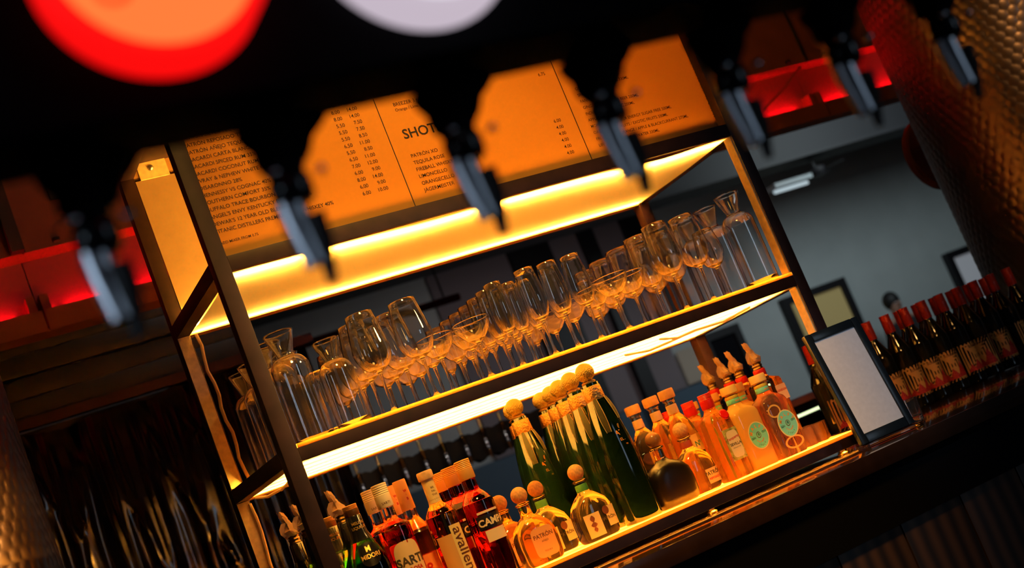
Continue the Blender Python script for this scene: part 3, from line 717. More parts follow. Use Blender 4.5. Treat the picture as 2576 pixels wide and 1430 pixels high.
def b_melon(lab, loc):
    t = thing('liqueur_bottle', lab, 'bottle', loc, 'green melon liqueur bottles')
    m = liquid_mat('melon_green', (0.80, 0.85, 0.35), (0.012, 0.30, 0.03), 0.158)
    body(t, [(0, 0.036, 0.036, 2.6), (0.004, 0.040, 0.040, 2.8)] + [(z, r, r, 2.6) for r, z in smoothprof([(0.041, 0.01), (0.041, 0.120), (0.036, 0.160), (0.022, 0.200), (0.017, 0.216), (0.0165, 0.240)], 4)], m)
    obj('neck_wrap', nlathe([(0.0245, 0.196), (0.0248, 0.197), (0.0190, 0.214), (0.0175, 0.250), (0.0165, 0.252)], 28), black_gloss, t)
    screwcap(t, 0.252, 0.276, 0.0168, mat('bronze_cap', (0.28, 0.13, 0.04), 0.3, 0.8))
    label(t, [(ell_outline(0.004, 0.165, 0.025, 0.026, 2.4), 0, 0.004, 0.165)], [('MIDORI', 0.0135, 0.005, 0.156, dict(bold=0.02)), ('M', 0.017, 0.004, 0.171, dict(bold=0.03))],
          lambda x, z: (0.9 * x, -0.0375 + (z - 0.165) * 0.42 + x * x * 9 - 0.0012, z), lambda x, z: (0.9 * x, -0.0379 + (z - 0.165) * 0.42 + x * x * 9 - 0.0012, z), [black_gloss], [ink_gold])
    bm = bmesh.new()
    for i, s in enumerate(('MELON', 'LIQUEUR')): text(bm, s, 0.0085, 0.004, 0.232 - 0.010 * i, cyl(0.0196), bold=0.02)
    obj('neck_lettering', bm, ink_gold, t, smooth=False)
    return t
def b_melon_pourer(lab, loc):
    t = thing('liqueur_bottle', lab, 'bottle', loc, 'green bottles with wrapped pourers')
    body(t, [(0, 0.034, 0.034, 2), (0.004, 0.038, 0.038, 2)] + rr([(0.0385, 0.01), (0.0385, 0.120), (0.034, 0.160), (0.021, 0.196), (0.016, 0.215), (0.0155, 0.243)]), liquid_mat('deep_green', (0.30, 0.42, 0.12), (0.01, 0.26, 0.05), 0.17))
    obj('neck_wrap', nlathe([(0.0175, 0.190), (0.0178, 0.192), (0.0162, 0.246), (0.015, 0.248)], 24), black_gloss, t)
    pourer(t, 0.248)
    return t
def squat(lab, loc, bodym, stopm, ring, group, lbl=None, neckband=None, dark=False, wide=0.051):
    t = thing('tequila_bottle', lab, 'bottle', loc, group)
    w = wide; d = 0.033
    body(t, [(0, w * 0.82, d * 0.80, 3.2), (0.003, w * 0.90, d * 0.92, 3.2), (0.010, w * 0.96, d * 0.98, 3.2), (0.045, w, d, 3.0), (0.070, w * 0.98, d, 2.8), (0.087, w * 0.86, d * 0.93, 2.5), (0.098, w * 0.64, d * 0.82, 2.3), (0.106, 0.025, 0.021, 2.0), (0.112, 0.0155, 0.0155, 2), (0.118, 0.0140, 0.0140, 2), (0.136, 0.0135, 0.0135, 2)], bodym)
    if neckband: obj('neck_band', nlathe([(0.0148, 0.115), (0.0149, 0.116), (0.0146, 0.131), (0.0140, 0.132)], 24), neckband, t)
    ballstop(t, 0.135, 0.0195, stopm, ring)
    if lbl: lbl(t)
    return t
def b_squat_silver(lab, loc):
    def lbl(t):
        label(t, [(rect_outline(-0.040, 0.0, 0.008, 0.062), 0, -0.02, 0.035), (rect_outline(0.016, 0.046, 0.020, 0.066), 1, 0.031, 0.043)], [('PATRÓN', 0.0105, 0.020, 0.036, dict(bold=0.02))], sell(0.0515, 0.0335, 3.0, 0.0004), sell(0.0515, 0.0335, 3.0, 0.0006), [mat('pale_straw_paper', (0.86, 0.66, 0.26), 0.55)] * 2, [ink])
        bm = bmesh.new()   # bee-like printed emblem in three blots
        for cz, a, b2 in ((0.050, 0.006, 0.008), (0.036, 0.008, 0.006), (0.025, 0.005, 0.006)): patch(bm, ell_outline(-0.022, cz, a, b2, 1.4, 16), sell(0.0515, 0.0335, 3.0, 0.0009), 0, -0.022, cz, 2)
        patch(bm, ell_outline(0.018, 0.058, 0.009, 0.010, 2, 16), sell(0.0515, 0.0335, 3.0, 0.0012), 0, 0.018, 0.058, 2)
        obj('emblem', bm, ink_brown, t)
    return squat(lab, loc, mat('pale_yellow_glass', (1.0, 0.96, 0.74), 0.02, trans=0.985, ior=1.42), cork, clear, 'squat square bottles with cork ball stoppers', lbl, mat('green_band', (0.06, 0.25, 0.04), 0.5))
def b_squat_anejo(lab, loc):
    def lbl(t):
        label(t, [(ell_outline(0.004, 0.046, 0.030, 0.034, 5), 0, 0.004, 0.046)], [('PATRÓN', 0.013, 0.004, 0.056, dict(bold=0.015)), ('AÑEJO', 0.006, 0.004, 0.046), ('TEQUILA', 0.005, 0.004, 0.024)], sell(0.0515, 0.0335, 3.0, 0.0004), sell(0.0515, 0.0335, 3.0, 0.0008), [mat('tan_orange_paper', (0.80, 0.40, 0.12), 0.55)], [ink_brown])
    return squat(lab, loc, mat('orange_glass', (1.0, 0.78, 0.30), 0.02, trans=0.975, ior=1.42), cork, clear, 'squat square bottles with cork ball stoppers', lbl)
def b_squat_repo(lab, loc):
    def lbl(t):
        label(t, [(rect_outline(0.000, 0.044, 0.014, 0.05), 0, 0.022, 0.03)], [('PATRÓN', 0.0135, 0.022, 0.034, dict(bold=0.02)), ('REPOSADO', 0.0075, 0.022, 0.023, dict(bold=0.02, mi=1))], sell(0.0485, 0.0335, 3.0, 0.0004), sell(0.0485, 0.0335, 3.0, 0.0008), [mat('amber_paper', (0.84, 0.56, 0.20), 0.55)], [ink, ink_red])
    return squat(lab, loc, mat('amber_glass', (1.0, 0.86, 0.48), 0.02, trans=0.98, ior=1.42), cork, clear, 'squat square bottles with cork ball stoppers', lbl, mat('red_brown_band', (0.35, 0.05, 0.02), 0.5), wide=0.048)
def b_black_squat(lab, loc):
    t = thing('tequila_bottle', lab, 'bottle', loc)
    w, d = 0.060, 0.036
    body(t, [(0, w * 0.80, d * 0.8, 3.5), (0.004, w * 0.90, d * 0.95, 3.5), (0.02, w * 0.98, d, 3.5), (0.055, w, d, 3.4), (0.078, w * 0.95, d * 0.98, 3.0), (0.092, w * 0.80, d * 0.90, 2.6), (0.101, w * 0.56, d * 0.78, 2.2), (0.108, 0.02, 0.018, 2), (0.114, 0.015, 0.015, 2)], mat('matte_black_glass', (0.004, 0.003, 0.003), 0.3, spec=0.22))
    obj('clear_neck', nlathe([(0.0, 0.1142), (0.0145, 0.1142), (0.0132, 0.120), (0.0132, 0.138), (0.0, 0.138)], 24), clear, t)
    ballstop(t, 0.138, 0.0195, mat('dark_amber_ball', (0.45, 0.20, 0.06), 0.25, trans=0.3), clear)
    return t
def b_tall_green(lab, loc):
    t = thing('tequila_bottle', lab, 'bottle', loc, 'tall dark green bottles with gold neck bands')
    m = mat('dark_green_glass', (0.0012, 0.0055, 0.0018), 0.07, spec=0.4, trans=0.0, ior=1.5)
    pr = [(0.042, 0.0), (0.0455, 0.006), (0.046, 0.03), (0.046, 0.12), (0.0435, 0.18), (0.037, 0.235), (0.0275, 0.285), (0.0225, 0.312), (0.0205, 0.343)]
    body(t, rr(pr, 2.2), m)
    obj('gold_neck_band', nlathe([(0.0242, 0.300), (0.0250, 0.302), (0.0228, 0.334), (0.0215, 0.336)], 28), goldfoil, t)
    ballstop(t, 0.342, 0.0235, olive_glass, goldfoil)
    # ribbon tails hanging from the band over the shoulder
    def rad(z):
        for (r1, z1), (r2, z2) in zip(pr, pr[1:]):
            if z1 <= z <= z2: return r1 + (r2 - r1) * (z - z1) / (z2 - z1)
        return 0.02
    for a0, ln in ((-0.62, 0.085), (0.55, 0.06)):
        bm = bmesh.new(); L = []; Rt = []; n = 12
        for k in range(n + 1):
            v = k / n; z = 0.303 - ln * v; r = rad(z) + 0.0028 + 0.003 * math.sin(v * PI)
            wd = 0.0045 + 0.0035 * math.sin(v * PI * 0.9); ac = a0 + 0.12 * v
            L.append(Vector((r * math.sin(ac - wd / r), -r * math.cos(ac - wd / r), z))); Rt.append(Vector((r * math.sin(ac + wd / r), -r * math.cos(ac + wd / r), z)))
        A = [bm.verts.new(p) for p in L]; B = [bm.verts.new(p) for p in Rt]
        for k in range(n): bm.faces.new((A[k], B[k], B[k + 1], A[k + 1]))
        tube(bm, L, 0.0006, 6, 1); tube(bm, Rt, 0.0006, 6, 1)
        obj('ribbon', bm, [mat('olive_ribbon', (0.012, 0.012, 0.003), 0.6, spec=0.2), mat('gold_cord', (0.95, 0.66, 0.28), 0.3, 0.5)], t)
    mp = lambda x, z: ((rad(z) + 0.0006) * math.sin(x / rad(z)), -(rad(z) + 0.0006) * math.cos(x / rad(z)), z)
    bm = bmesh.new()
    text(bm, 'PATRÓN', 0.0165, 0.016, 0.205, mp, bold=0.02); text(bm, 'EL ALTO', 0.010, 0.016, 0.190, mp, bold=0.005); text(bm, 'TEQUILA', 0.0045, 0.016, 0.178, mp)
    obj('lettering', bm, ink_orange, t, smooth=False)
    bm = bmesh.new()
    for dx, a in ((-0.007, 0.5), (0, 0), (0.007, -0.5)): patch(bm, ell_outline(0.016 + dx, 0.228 - abs(dx) * 0.4, 0.0040, 0.0065, 2, 14), mp, 0, 0.016 + dx, 0.228 - abs(dx) * 0.4, 2)
    obj('emblem', bm, mat('dull_gold_ink', (0.35, 0.18, 0.04), 0.5, 0.3), t)
    return t
def b_woodcap(lab, loc):
    t = thing('tequila_bottle', lab, 'bottle', loc, 'clear bottles with flat wooden stoppers')
    body(t, [(0, 0.033, 0.033, 2.3), (0.005, 0.037, 0.037, 2.3)] + [(z, r, r, 2.2) for r, z in smoothprof([(0.0375, 0.012), (0.0375, 0.125), (0.036, 0.148), (0.030, 0.176), (0.019, 0.196), (0.0140, 0.206), (0.0135, 0.238), (0.0165, 0.240), (0.0165, 0.246)], 4)], mat('pale_amber_glass', (1.0, 0.93, 0.58), 0.02, trans=0.985, ior=1.42))
    obj('neck_label', nlathe([(0.0147, 0.206), (0.0150, 0.207), (0.0146, 0.229), (0.0138, 0.230)], 24), cream, t)
    obj('wooden_stopper', nlathe([(0.0130, 0.2462), (0.0205, 0.2470), (0.0210, 0.249), (0.0210, 0.268), (0.0195, 0.271)], 28), woodcork, t)
    r = 0.0379
    label(t, [(rect_outline(-0.026, 0.034, 0.095, 0.140), 0, 0.004, 0.118)], [('Nº 1', 0.020, 0.014, 0.108, dict(bold=0.02))], cyl(r), cyl(r + 0.0004), [mat('warm_cream_paper', (0.88, 0.68, 0.32), 0.55)], [ink_green])
    return t
def b_seville(lab, loc):
    t = thing('gin_bottle', lab, 'bottle', loc, 'orange gin bottles with red screw caps')
    w = 0.036
    body(t, [(0, w * .9, w * .9, 4), (0.004, w, w, 4), (0.10, w * .98, w * .98, 4), (0.145, w * .95, w * .95, 3.6), (0.156, w * .90, w * .90, 3.0), (0.166, w * .70, w * .70, 2.4), (0.176, 0.0175, 0.0175, 2), (0.184, 0.0150, 0.0150, 2), (0.190, 0.0145, 0.0145, 2)], mat('deep_orange_gin', (1.0, 0.54, 0.09), 0.04, trans=0.86, ior=1.42))
    screwcap(t, 0.184, 0.222, 0.0175, redcap)
    bm = bmesh.new(); patch(bm, ell_outline(0.012, 0.158, 0.012, 0.013), lambda x, z: (x, -0.0385 + abs(z - 0.145) * 0.45, z), 0, 0.012, 0.158, 3)
    o = obj('red_seal', bm, mat('red_wax', (0.65, 0.01, 0.008), 0.2), t); sm = o.modifiers.new('s', 'SOLIDIFY'); sm.thickness = 0.003; sm.offset = 0
    mf = flat(-0.0372)
    label(t, [(rect_outline(-0.018, 0.026, 0.042, 0.122), 0, 0.004, 0.082), (ell_outline(0.006, 0.082, 0.017, 0.034, 5), 1, 0.006, 0.082)], [('Tanqueray', 0.0092, 0.006, 0.094, dict(bold=0.02, rot=0.12, mi=1)), ('SEVILLA', 0.0098, 0.007, 0.078, dict(bold=0.02)), ('DISTILLED GIN', 0.0036, 0.007, 0.071)], mf, flat(-0.0375), [mat('leafy_green_gold', (0.42, 0.40, 0.10), 0.6, noise=0.7, nscale=120), cream], [ink, ink_red])
    return t
def b_amalfi(lab, loc, tint=(1.0, 0.62, 0.11), nm='yellow_orange_gin', part='gin_bottle'):
    t = thing(part, lab, 'bottle', loc, 'gin bottles with round turquoise labels')
    w = 0.042
    body(t, [(0, w * .93, w * .78, 5), (0.004, w, w * .84, 5), (0.138, w, w * .84, 5), (0.148, w * .95, w * .80, 4), (0.156, w * .76, w * .68, 3), (0.164, 0.021, 0.021, 2), (0.172, 0.0165, 0.0165, 2), (0.196, 0.016, 0.016, 2)], mat(nm, tint, 0.03, trans=1.0, ior=1.42))
    t.children[0].data.materials[0].node_tree.nodes['Principled BSDF'].inputs['Transmission Weight'].default_value = 0.45 if nm.startswith('yellow') else 0.9
    obj('neck_band', nlathe([(0.0175, 0.172), (0.0178, 0.1725), (0.0176, 0.184), (0.0170, 0.185)], 28), turq, t)
    obj('yellow_neck_band', nlathe([(0.0174, 0.1852), (0.0179, 0.186), (0.0178, 0.192), (0.0170, 0.193)], 28), yellowp, t)
    obj('stopper', nlathe([(0.0165, 0.197), (0.0215, 0.199), (0.0215, 0.216), (0.0200, 0.219)], 28), mat('amber_wood_stopper', (0.82, 0.52, 0.14), 0.5), t)
    mf = flat(-w * .84 - 0.0006)
    sh = [(ell_outline(0.006, 0.078, 0.0300, 0.0355), 0, 0.006, 0.078), (ell_outline(0.006, 0.078, 0.0270, 0.0325), 1, 0.006, 0.078)]
    bm = bmesh.new()
    for o_, mi, cx, cz in sh: patch(bm, o_, flat(-w * .84 - 0.0004 - 0.0004 * mi), mi, cx, cz)
    lo = obj('label', bm, [mat('gold_label_rim', (0.85, 0.68, 0.22), 0.5), turq], t)
    bm = bmesh.new(); fl = flat(-w * .84 - 0.0012)
    for i, ch in enumerate('MALFY'):
        a = math.radians(150 - i * 30); text(bm, ch, 0.0115, 0.006 + 0.0195 * math.cos(a), 0.074 + 0.0235 * math.sin(a), fl, bold=0.03, mi=0, rot=a - PI / 2)
    for i, ch in enumerate('ITALY'):
        a = math.radians(238 + i * 16); text(bm, ch, 0.0065, 0.006 + 0.0215 * math.cos(a), 0.077 + 0.027 * math.sin(a), fl, bold=0.02, mi=1, rot=a + PI / 2)
    for i, ch in enumerate('GIN ROSA'):
        a = math.radians(222 + i * 14); text(bm, ch, 0.005, 0.006 + 0.0150 * math.cos(a), 0.078 + 0.0185 * math.sin(a), fl, bold=0.03, mi=0, rot=a + PI / 2)
    text(bm, 'GIN', 0.0075, -0.0125, 0.072, fl, bold=0.03, mi=1); text(bm, 'GIN', 0.0075, 0.0245, 0.080, fl, bold=0.03, mi=1)
    obj('lettering', bm, [ink_orange, ink_green], lo, smooth=False)
    bm = bmesh.new()
    patch(bm, ell_outline(0.006, 0.079, 0.0068, 0.0080), flat(-w * .84 - 0.0013), 0, 0.006, 0.079, 2); patch(bm, ell_outline(0.006, 0.079, 0.0052, 0.0062), flat(-w * .84 - 0.0015), 1, 0.006, 0.079, 2)
    patch(bm, ell_outline(0.006, 0.080, 0.0030, 0.0040), flat(-w * .84 - 0.0017), 2, 0.006, 0.080, 2)
    obj('emblem', bm, [ink_brown, turq, ink_green], lo)
    bm = bmesh.new(); text(bm, 'MALFY', 0.0062, 0.004, 0.176, cyl(0.0181), bold=0.02); obj('neck_lettering', bm, ink_orange, t, smooth=False)
    return t
def b_amalfi_clear(lab, loc):
    t = b_amalfi(lab, loc, (0.97, 0.42, 0.16), 'blood_orange_gin')
    bm = bmesh.new()      # printed citrus slice rings on the front glass
    for cz, cx, a, b2 in ((0.118, -0.018, 0.020, 0.017), (0.030, 0.004, 0.030, 0.016)):
        o_ = ell_outline(cx, cz, a, b2, 2, 30); i_ = ell_outline(cx, cz, a * 0.78, b2 * 0.74, 2, 30)
        f = flat(-0.0356)
        A = [bm.verts.new(f(*p)) for p in o_]; B = [bm.verts.new(f(*p)) for p in i_]
        for k in range(30): bm.faces.new((A[k], A[(k + 1) % 30], B[(k + 1) % 30], B[k]))
    obj('citrus_print', bm, mat('citrus_yellow_ink', (0.85, 0.42, 0.06), 0.5), t)
    return t
def b_square_pourer(lab, loc):
    t = thing('gin_bottle', lab, 'bottle', loc, 'clear bottles with red necks and film-wrapped pourers')
    w = 0.036
    body(t, [(0, w * .92, w * .92, 6), (0.004, w, w, 6), (0.190, w, w, 6), (0.197, w * .96, w * .96, 5), (0.203, w * .70, w * .70, 3), (0.208, 0.0185, 0.0185, 2), (0.214, 0.0155, 0.0155, 2), (0.220, 0.015, 0.015, 2)], mat('clear_pink_gin', (0.95, 0.78, 0.66), 0.0, trans=1.0, ior=1.42))
    obj('red_neck_seal', nlathe([(0.0160, 0.214), (0.0166, 0.215), (0.0166, 0.230), (0.0155, 0.232)], 28), redcap, t)
    pourer(t, 0.232)
    label(t, [(rect_outline(0.0, 0.033, 0.135, 0.176), 0, 0.016, 0.155)], [('LONDON', 0.0075, 0.016, 0.158, dict(bold=0.03))], flat(-w - 0.0004), flat(-w - 0.0007), [mat('salmon_paper', (0.85, 0.50, 0.22), 0.55)], [ink_red])
    return t
def b_wine(lab, loc):
    t = thing('wine_bottle', lab, 'wine bottle', loc, 'red-capped wine bottles')
    body(t, [(0, 0.034, 0.034, 2), (0.004, 0.0375, 0.0375, 2)] + rr([(0.038, 0.01), (0.038, 0.165), (0.0365, 0.185), (0.025, 0.215), (0.0155, 0.238), (0.0145, 0.245)]), mat('black_wine_glass', (0.006, 0.006, 0.005), 0.06))
    screwcap(t, 0.244, 0.303, 0.0165, mat('red_foil', (0.58, 0.035, 0.015), 0.35, 0.2, noise=0.2, nscale=200), 'foil_cap')
    r = 0.0383
    bm = bmesh.new(); patch(bm, rect_outline(-0.056, 0.046, 0.030, 0.128), cyl(r), 0, -0.005, 0.08)
    # red mountain print
    rnd = random.Random(3)
    for x0, x1, h in ((-0.030, 0.004, 0.030), (-0.002, 0.040, 0.048), (-0.052, -0.022, 0.018)):
        n = 14; top = [(x0 + (x1 - x0) * k / n, 0.040 + h * (1 - abs(2 * k / n - 1)) + 0.003 * rnd.random()) for k in range(n + 1)]
        f = cyl(r + 0.0005); T_ = [bm.verts.new(f(*p)) for p in top]; Bt = [bm.verts.new(f(p[0], 0.037 + 0.002 * rnd.random())) for p in top]
        for k in range(n): bm.faces.new((T_[k], T_[k + 1], Bt[k + 1], Bt[k])).material_index = 1
    box_z = [(-0.056, 0.046, 0.030, 0.0335)]
    patch(bm, rect_outline(-0.056, 0.046, 0.0340, 0.0352), cyl(r + 0.0006), 2, -0.005, 0.0346, 2)
    lo = obj('label', bm, [orangep, mat('mountain_red', (0.50, 0.025, 0.012), 0.6, noise=0.5, nscale=300), ink], t)
    bm = bmesh.new(); text(bm, 'BORSAO', 0.0100, -0.004, 0.110, cyl(r + 0.0006), bold=0.01); obj('lettering', bm, ink_brown, lo, smooth=False)
    bm = bmesh.new(); patch(bm, rect_outline(0.058, 0.072, 0.030, 0.128), cyl(r), 0, 0.065, 0.08); obj('side_strip_label', bm, mat('orange_red_strip', (0.70, 0.13, 0.04), 0.6), t)
    return t
BUILD = dict(camp=b_red_aperitif, aval=b_apple, cello=b_cello, rosa=b_rosa, melon=b_melon, gpour=b_melon_pourer, sil=b_squat_silver, anejo=b_squat_anejo, repo=b_squat_repo,
             xo=b_black_squat, alto=b_tall_green, vol=b_woodcap, sev=b_seville, malf=b_amalfi, malfc=b_amalfi_clear, sq=b_square_pourer, wine=b_wine)

bottle('gpour', 0.012, 0.300, 'dark-necked green bottle with a film-wrapped pourer behind the near front post')
bottle('gpour', 0.091, 0.168, 'green bottle with a film-wrapped pourer rising above the melon liqueur caps')
bottle('gpour', 0.018, 0.205, 'green bottle with a film-wrapped pourer half hidden by the near front post')
for i, (x, y) in enumerate([(0.086, 0.080), (0.086, 0.256), (0.086, 0.350)]):
    bottle('melon', x, y, 'green liqueur bottle with black neck wrap, ' + ORD[i] + ' beside the red liqueur', -0.25)
bottle('rosa', 0.163, 0.078, 'bright red liqueur bottle with cream cap and rounded buff label, at the shelf front', -0.15)
bottle('rosa', 0.167, 0.165, 'bright red liqueur bottle with cream cap, the set-back one of the two', -0.15)
bottle('cello', 0.229, 0.128, 'orange liqueur bottle with coral label and upright red lettering, at the front', -0.1)
bottle('cello', 0.240, 0.228, 'orange liqueur bottle with orange neck sleeve, set back behind its twin', -0.1)
bottle('aval', 0.267, 0.063, 'slender spirit bottle with a tall straw-yellow vertical label and cream neck', -0.1)
for i, (x, y) in enumerate([(0.366, 0.078), (0.368, 0.168), (0.380, 0.258)]):
    bottle('camp', x, y, 'dark red aperitif bottle with amber screw cap, ' + ORD[i] + ' in its row', -0.05)
bottle('anejo', 0.472, 0.086, 'squat orange tequila bottle with cork ball and lettered tan label, frontmost')
bottle('anejo', 0.460, 0.178, 'squat orange tequila bottle with cork ball, tucked beside the dark red aperitif')
bottle('anejo', 0.490, 0.262, 'squat orange tequila bottle with cork ball, rearmost of the orange ones')
bottle('sil', 0.563, 0.180, 'squat pale tequila bottle with green neck band, behind the frontmost orange one')
bottle('sil', 0.626, 0.080, 'squat pale tequila bottle with cork ball in front of the tall green bottles')
for x, y, s in [(0.749, 0.078, 'nearest the black squat bottle'), (0.757, 0.175, 'second in the row from the front'), (0.774, 0.273, 'third in the row from the front'),
                (0.797, 0.368, 'fourth in the row, by the wooden-capped bottles'), (0.682, 0.362, 'on the near side of the fourth row'), (0.815, 0.464, 'rearmost on the far side'), (0.722, 0.464, 'rearmost on the near side')]:
    bottle('alto', x, y, 'tall dark green bottle with gold neck band, ' + s)
bottle('xo', 0.854, 0.078, 'squat matte black tequila bottle with dark ball stopper')
bottle('repo', 0.964, 0.120, 'squat amber tequila bottle with red neck band beside the black one')
for x, y, s in [(1.022, 0.205, 'nearest the front'), (1.029, 0.300, 'in the middle of the three'), (1.036, 0.410, 'rearmost of the three')]:
    bottle('vol', x, y, 'clear tequila bottle with flat wooden stopper and cream labels, ' + s, 0.1)
bottle('sev', 1.047, 0.088, 'orange gin bottle with red screw cap and ornate label, at the front', 0.0)
bottle('sev', 1.103, 0.255, 'orange gin bottle with red screw cap and red seal, second in its row', 0.0)
bottle('sev', 1.112, 0.370, 'orange gin bottle with red screw cap, rearmost by the wooden-capped bottles', 0.0)
bottle('malf', 1.124, 0.090, 'yellow-orange gin bottle with round turquoise label, at the front', 0.0)
bottle('malf', 1.213, 0.180, 'yellow-orange gin bottle with turquoise neck band, second in its row', 0.0)
bottle('malf', 1.202, 0.285, 'yellow-orange gin bottle with turquoise neck band, third in its row', 0.0)
bottle('malf', 1.208, 0.400, 'yellow-orange gin bottle with turquoise neck band, rearmost in its row', 0.0)
bottle('malfc', 1.212, 0.078, 'blood-orange gin bottle with round turquoise label and citrus slices, nearest the menu holder', 0.0)
for i, (x, y) in enumerate([(1.299, 0.173), (1.298, 0.258), (1.317, 0.343), (1.319, 0.428)]):
    bottle('sq', x, y, 'clear gin bottle with red neck and film-wrapped pourer, ' + ORD[i] + ' in its row', 0.0)
PLACE = ['standing alone left of the black-framed card', 'hidden behind the left edge of the framed card', 'hidden behind the framed card'] + [w_ + ' in the front row past the framed card' for w_ in ('first', 'second', 'third', 'fourth', 'fifth', 'sixth', 'seventh', 'eighth', 'ninth')]
for k in range(12):
    bottle('wine', 1.715 + 0.0817 * k, 0.459, 'red-capped bottle with orange mountain label, ' + PLACE[k], [0.5, 0.1, 0.0, 0.1, 0.0, -0.15, -0.25, 0.35, -1.0, -0.4, 0.9, 0.3][k], 0.9485)
for k in range(6):
    bottle('wine', 2.185 + 0.0817 * k, 0.546, 'red-capped wine bottle in the second row, its cap showing beside the %s front-row cap' % ['third', 'fourth', 'fifth', 'sixth', 'seventh', 'eighth'][k], 0.2 * k, 0.9485)

# row of small brown ribbed tumblers at the far end of the lower shelf
brown_g = mat('brown_ribbed_glass', (0.30, 0.14, 0.06), 0.3, trans=0.35, bump=0.6, nscale=120)
t0 = thing('votive_tumbler', 'squat brown ribbed tumbler, nearest the gin bottles in its row', 'tumbler', (1.303, 0.095, ZS), 'brown ribbed tumblers')
def fluted(n=10):
    bm = bmesh.new(); seg = 40; R = []
    prof = [(0.0155, 0), (0.017, 0.002), (0.0175, 0.025), (0.018, 0.048), (0.0165, 0.048), (0.0155, 0.01), (0.0, 0.008)]
    for r, z in prof:
        R.append([bm.verts.new((0, 0, z))] if r == 0 else [bm.verts.new((r * (1 + 0.03 * math.cos(n * 2 * PI * i / seg)) * math.cos(2 * PI * i / seg), r * (1 + 0.03 * math.cos(n * 2 * PI * i / seg)) * math.sin(2 * PI * i / seg), z)) for i in range(seg)])
    for a, b2 in zip(R, R[1:]):
        for i in range(seg):
            j = (i + 1) % seg
            bm.faces.new((a[i], a[j], b2[0]) if len(b2) == 1 else (a[i], a[j], b2[j], b2[i]))
    bm.faces.new(list(reversed(R[0])))
    return bm
obj('vessel', fluted(), brown_g, t0)
k = 0
for x, y in [(1.341, 0.095), (1.369, 0.121), (1.355, 0.156), (1.369, 0.190), (1.358, 0.225), (1.369, 0.260), (1.369, 0.300)]:
    k += 1; dup(t0, (x, y, ZS), 'squat brown ribbed tumbler near the framed card, number %s from the gin bottles' % ['two', 'three', 'four', 'five', 'six', 'seven', 'eight'][k - 1])

# framed card on a clear base, shot glass
t = thing('card_holder', 'black-framed blank pale card standing on a clear block', 'menu holder', (1.364, -0.115, 0.9485), rotz=-0.12)
hw = 0.083; H0 = 0.012; H1 = 0.312
bm = bmesh.new()
for a in ((-hw, -hw + 0.020, H0, H1), (hw - 0.020, hw, H0, H1), (-hw + 0.020, hw - 0.020, H0, H0 + 0.024), (-hw + 0.020, hw - 0.020, H1 - 0.022, H1)): box(bm, a[0], a[1], -0.008, 0.008, a[2], a[3], bev=0.003)
LEAN = Matrix.Rotation(-0.15, 4, 'X')
for v in bm.verts: v.co = LEAN @ v.co
fr = obj('frame', bm, mat('black_blue_frame', (0.008, 0.012, 0.016), 0.25), t)
for nm, a, m_ in (('card', (-hw + 0.019, hw - 0.019, -0.003, 0.0, H0 + 0.02, H1 - 0.02), whitep), ('backing', (-hw + 0.01, hw - 0.01, 0.0005, 0.006, H0 + 0.01, H1 - 0.01), black_paint)):
    bm = nbox(*a)
    for v in bm.verts: v.co = LEAN @ v.co
    obj(nm, bm, m_, t)
obj('clear_base', nbox(-hw + 0.004, hw + 0.004, -0.028, 0.028, 0.0, 0.0118, bev=0.001), acrylic, t)
t = thing('shot_glass', 'small thick-based shot glass beside the black-framed card', 'shot glass', (1.545, -0.03, 0.9485))
glass_part('vessel', [(0, 0), (0.0175, 0.0), (0.0190, 0.002), (0.0195, 0.02), (0.0225, 0.066), (0.0205, 0.0665), (0.0175, 0.022), (0.0, 0.019)], t)

# bar pieces seen between the bottles
t = thing('light_bar', 'thin pale glowing light bar behind the gin bottles', 'light', (2.15, 1.5, 1.035))
obj('housing', nbox(0, 0.42, 0.006, 0.03, -0.012, 0.012), black_paint, t)
bm = bmesh.new(); tube(bm, [(0.02, 0, 0), (0.40, 0, 0.003)], 0.006); obj('lamp_tube', bm, emit_mat('pale_green_tube', (0.85, 1.0, 0.55), 1.4), t)
obj('support', nbox(0.19, 0.23, 0.008, 0.028, -1.035, -0.012), black_paint, t)
t = thing('service_ledge', 'low dark ledge with a rose-lit edge behind the light bar', 'ledge', (0, 0, 0))
obj('ledge_top', nbox(1.6, 3.6, 1.60, 2.0, 1.075, 1.10), mat('rose_glow_colour', (0.55, 0.22, 0.20), 0.5), t)  # rose light on the edge is put into the top's colour
obj('ledge_body', nbox(1.65, 3.55, 1.64, 1.96, 0.0, 1.075), black_paint, t)

# ================================================================== RED-LIT OVERHEAD BEAM
t = thing('overhead_beam', 'brown overhead beam with a glowing red recess behind the shelf unit', 'beam', (0, 0, 0))
brown_p = mat('brown_panel', (0.25, 0.085, 0.036), 0.6, noise=0.08, nscale=12)
X0, X1 = -1.6, 5.2; YB = 1.6
segs = [-1.6, -0.136, 1.59, 3.31, 5.2]
for a, b2 in zip(segs, segs[1:]):
    obj('lower_panel', nbox(a + 0.003, b2 - 0.003, YB, YB + 0.012, 2.197, 2.267), brown_p, t)
    obj('upper_panel', nbox(a + 0.003, b2 - 0.003, YB, YB + 0.012, 2.466, 3.0), brown_p, t)
    obj('recess_back', nbox(a + 0.002, b2 - 0.002, YB + 0.10, YB + 0.11, 2.20, 2.5), mat('recess_paint', (0.30, 0.11, 0.10), 0.5), t)
obj('bottom_board', nbox(X0, X1, YB + 0.012, YB + 0.10, 2.197, 2.207), brown_p, t)
obj('soffit', nbox(X0, X1, YB + 0.012, YB + 0.10, 2.466, 2.476), brown_p, t)
bm = bmesh.new()
for a, b2 in zip(segs, segs[1:]): box(bm, a + 0.03, b2 - 0.03, YB + 0.076, YB + 0.084, 2.268, 2.272)
obj('red_led_strip', bm, red_led, t)
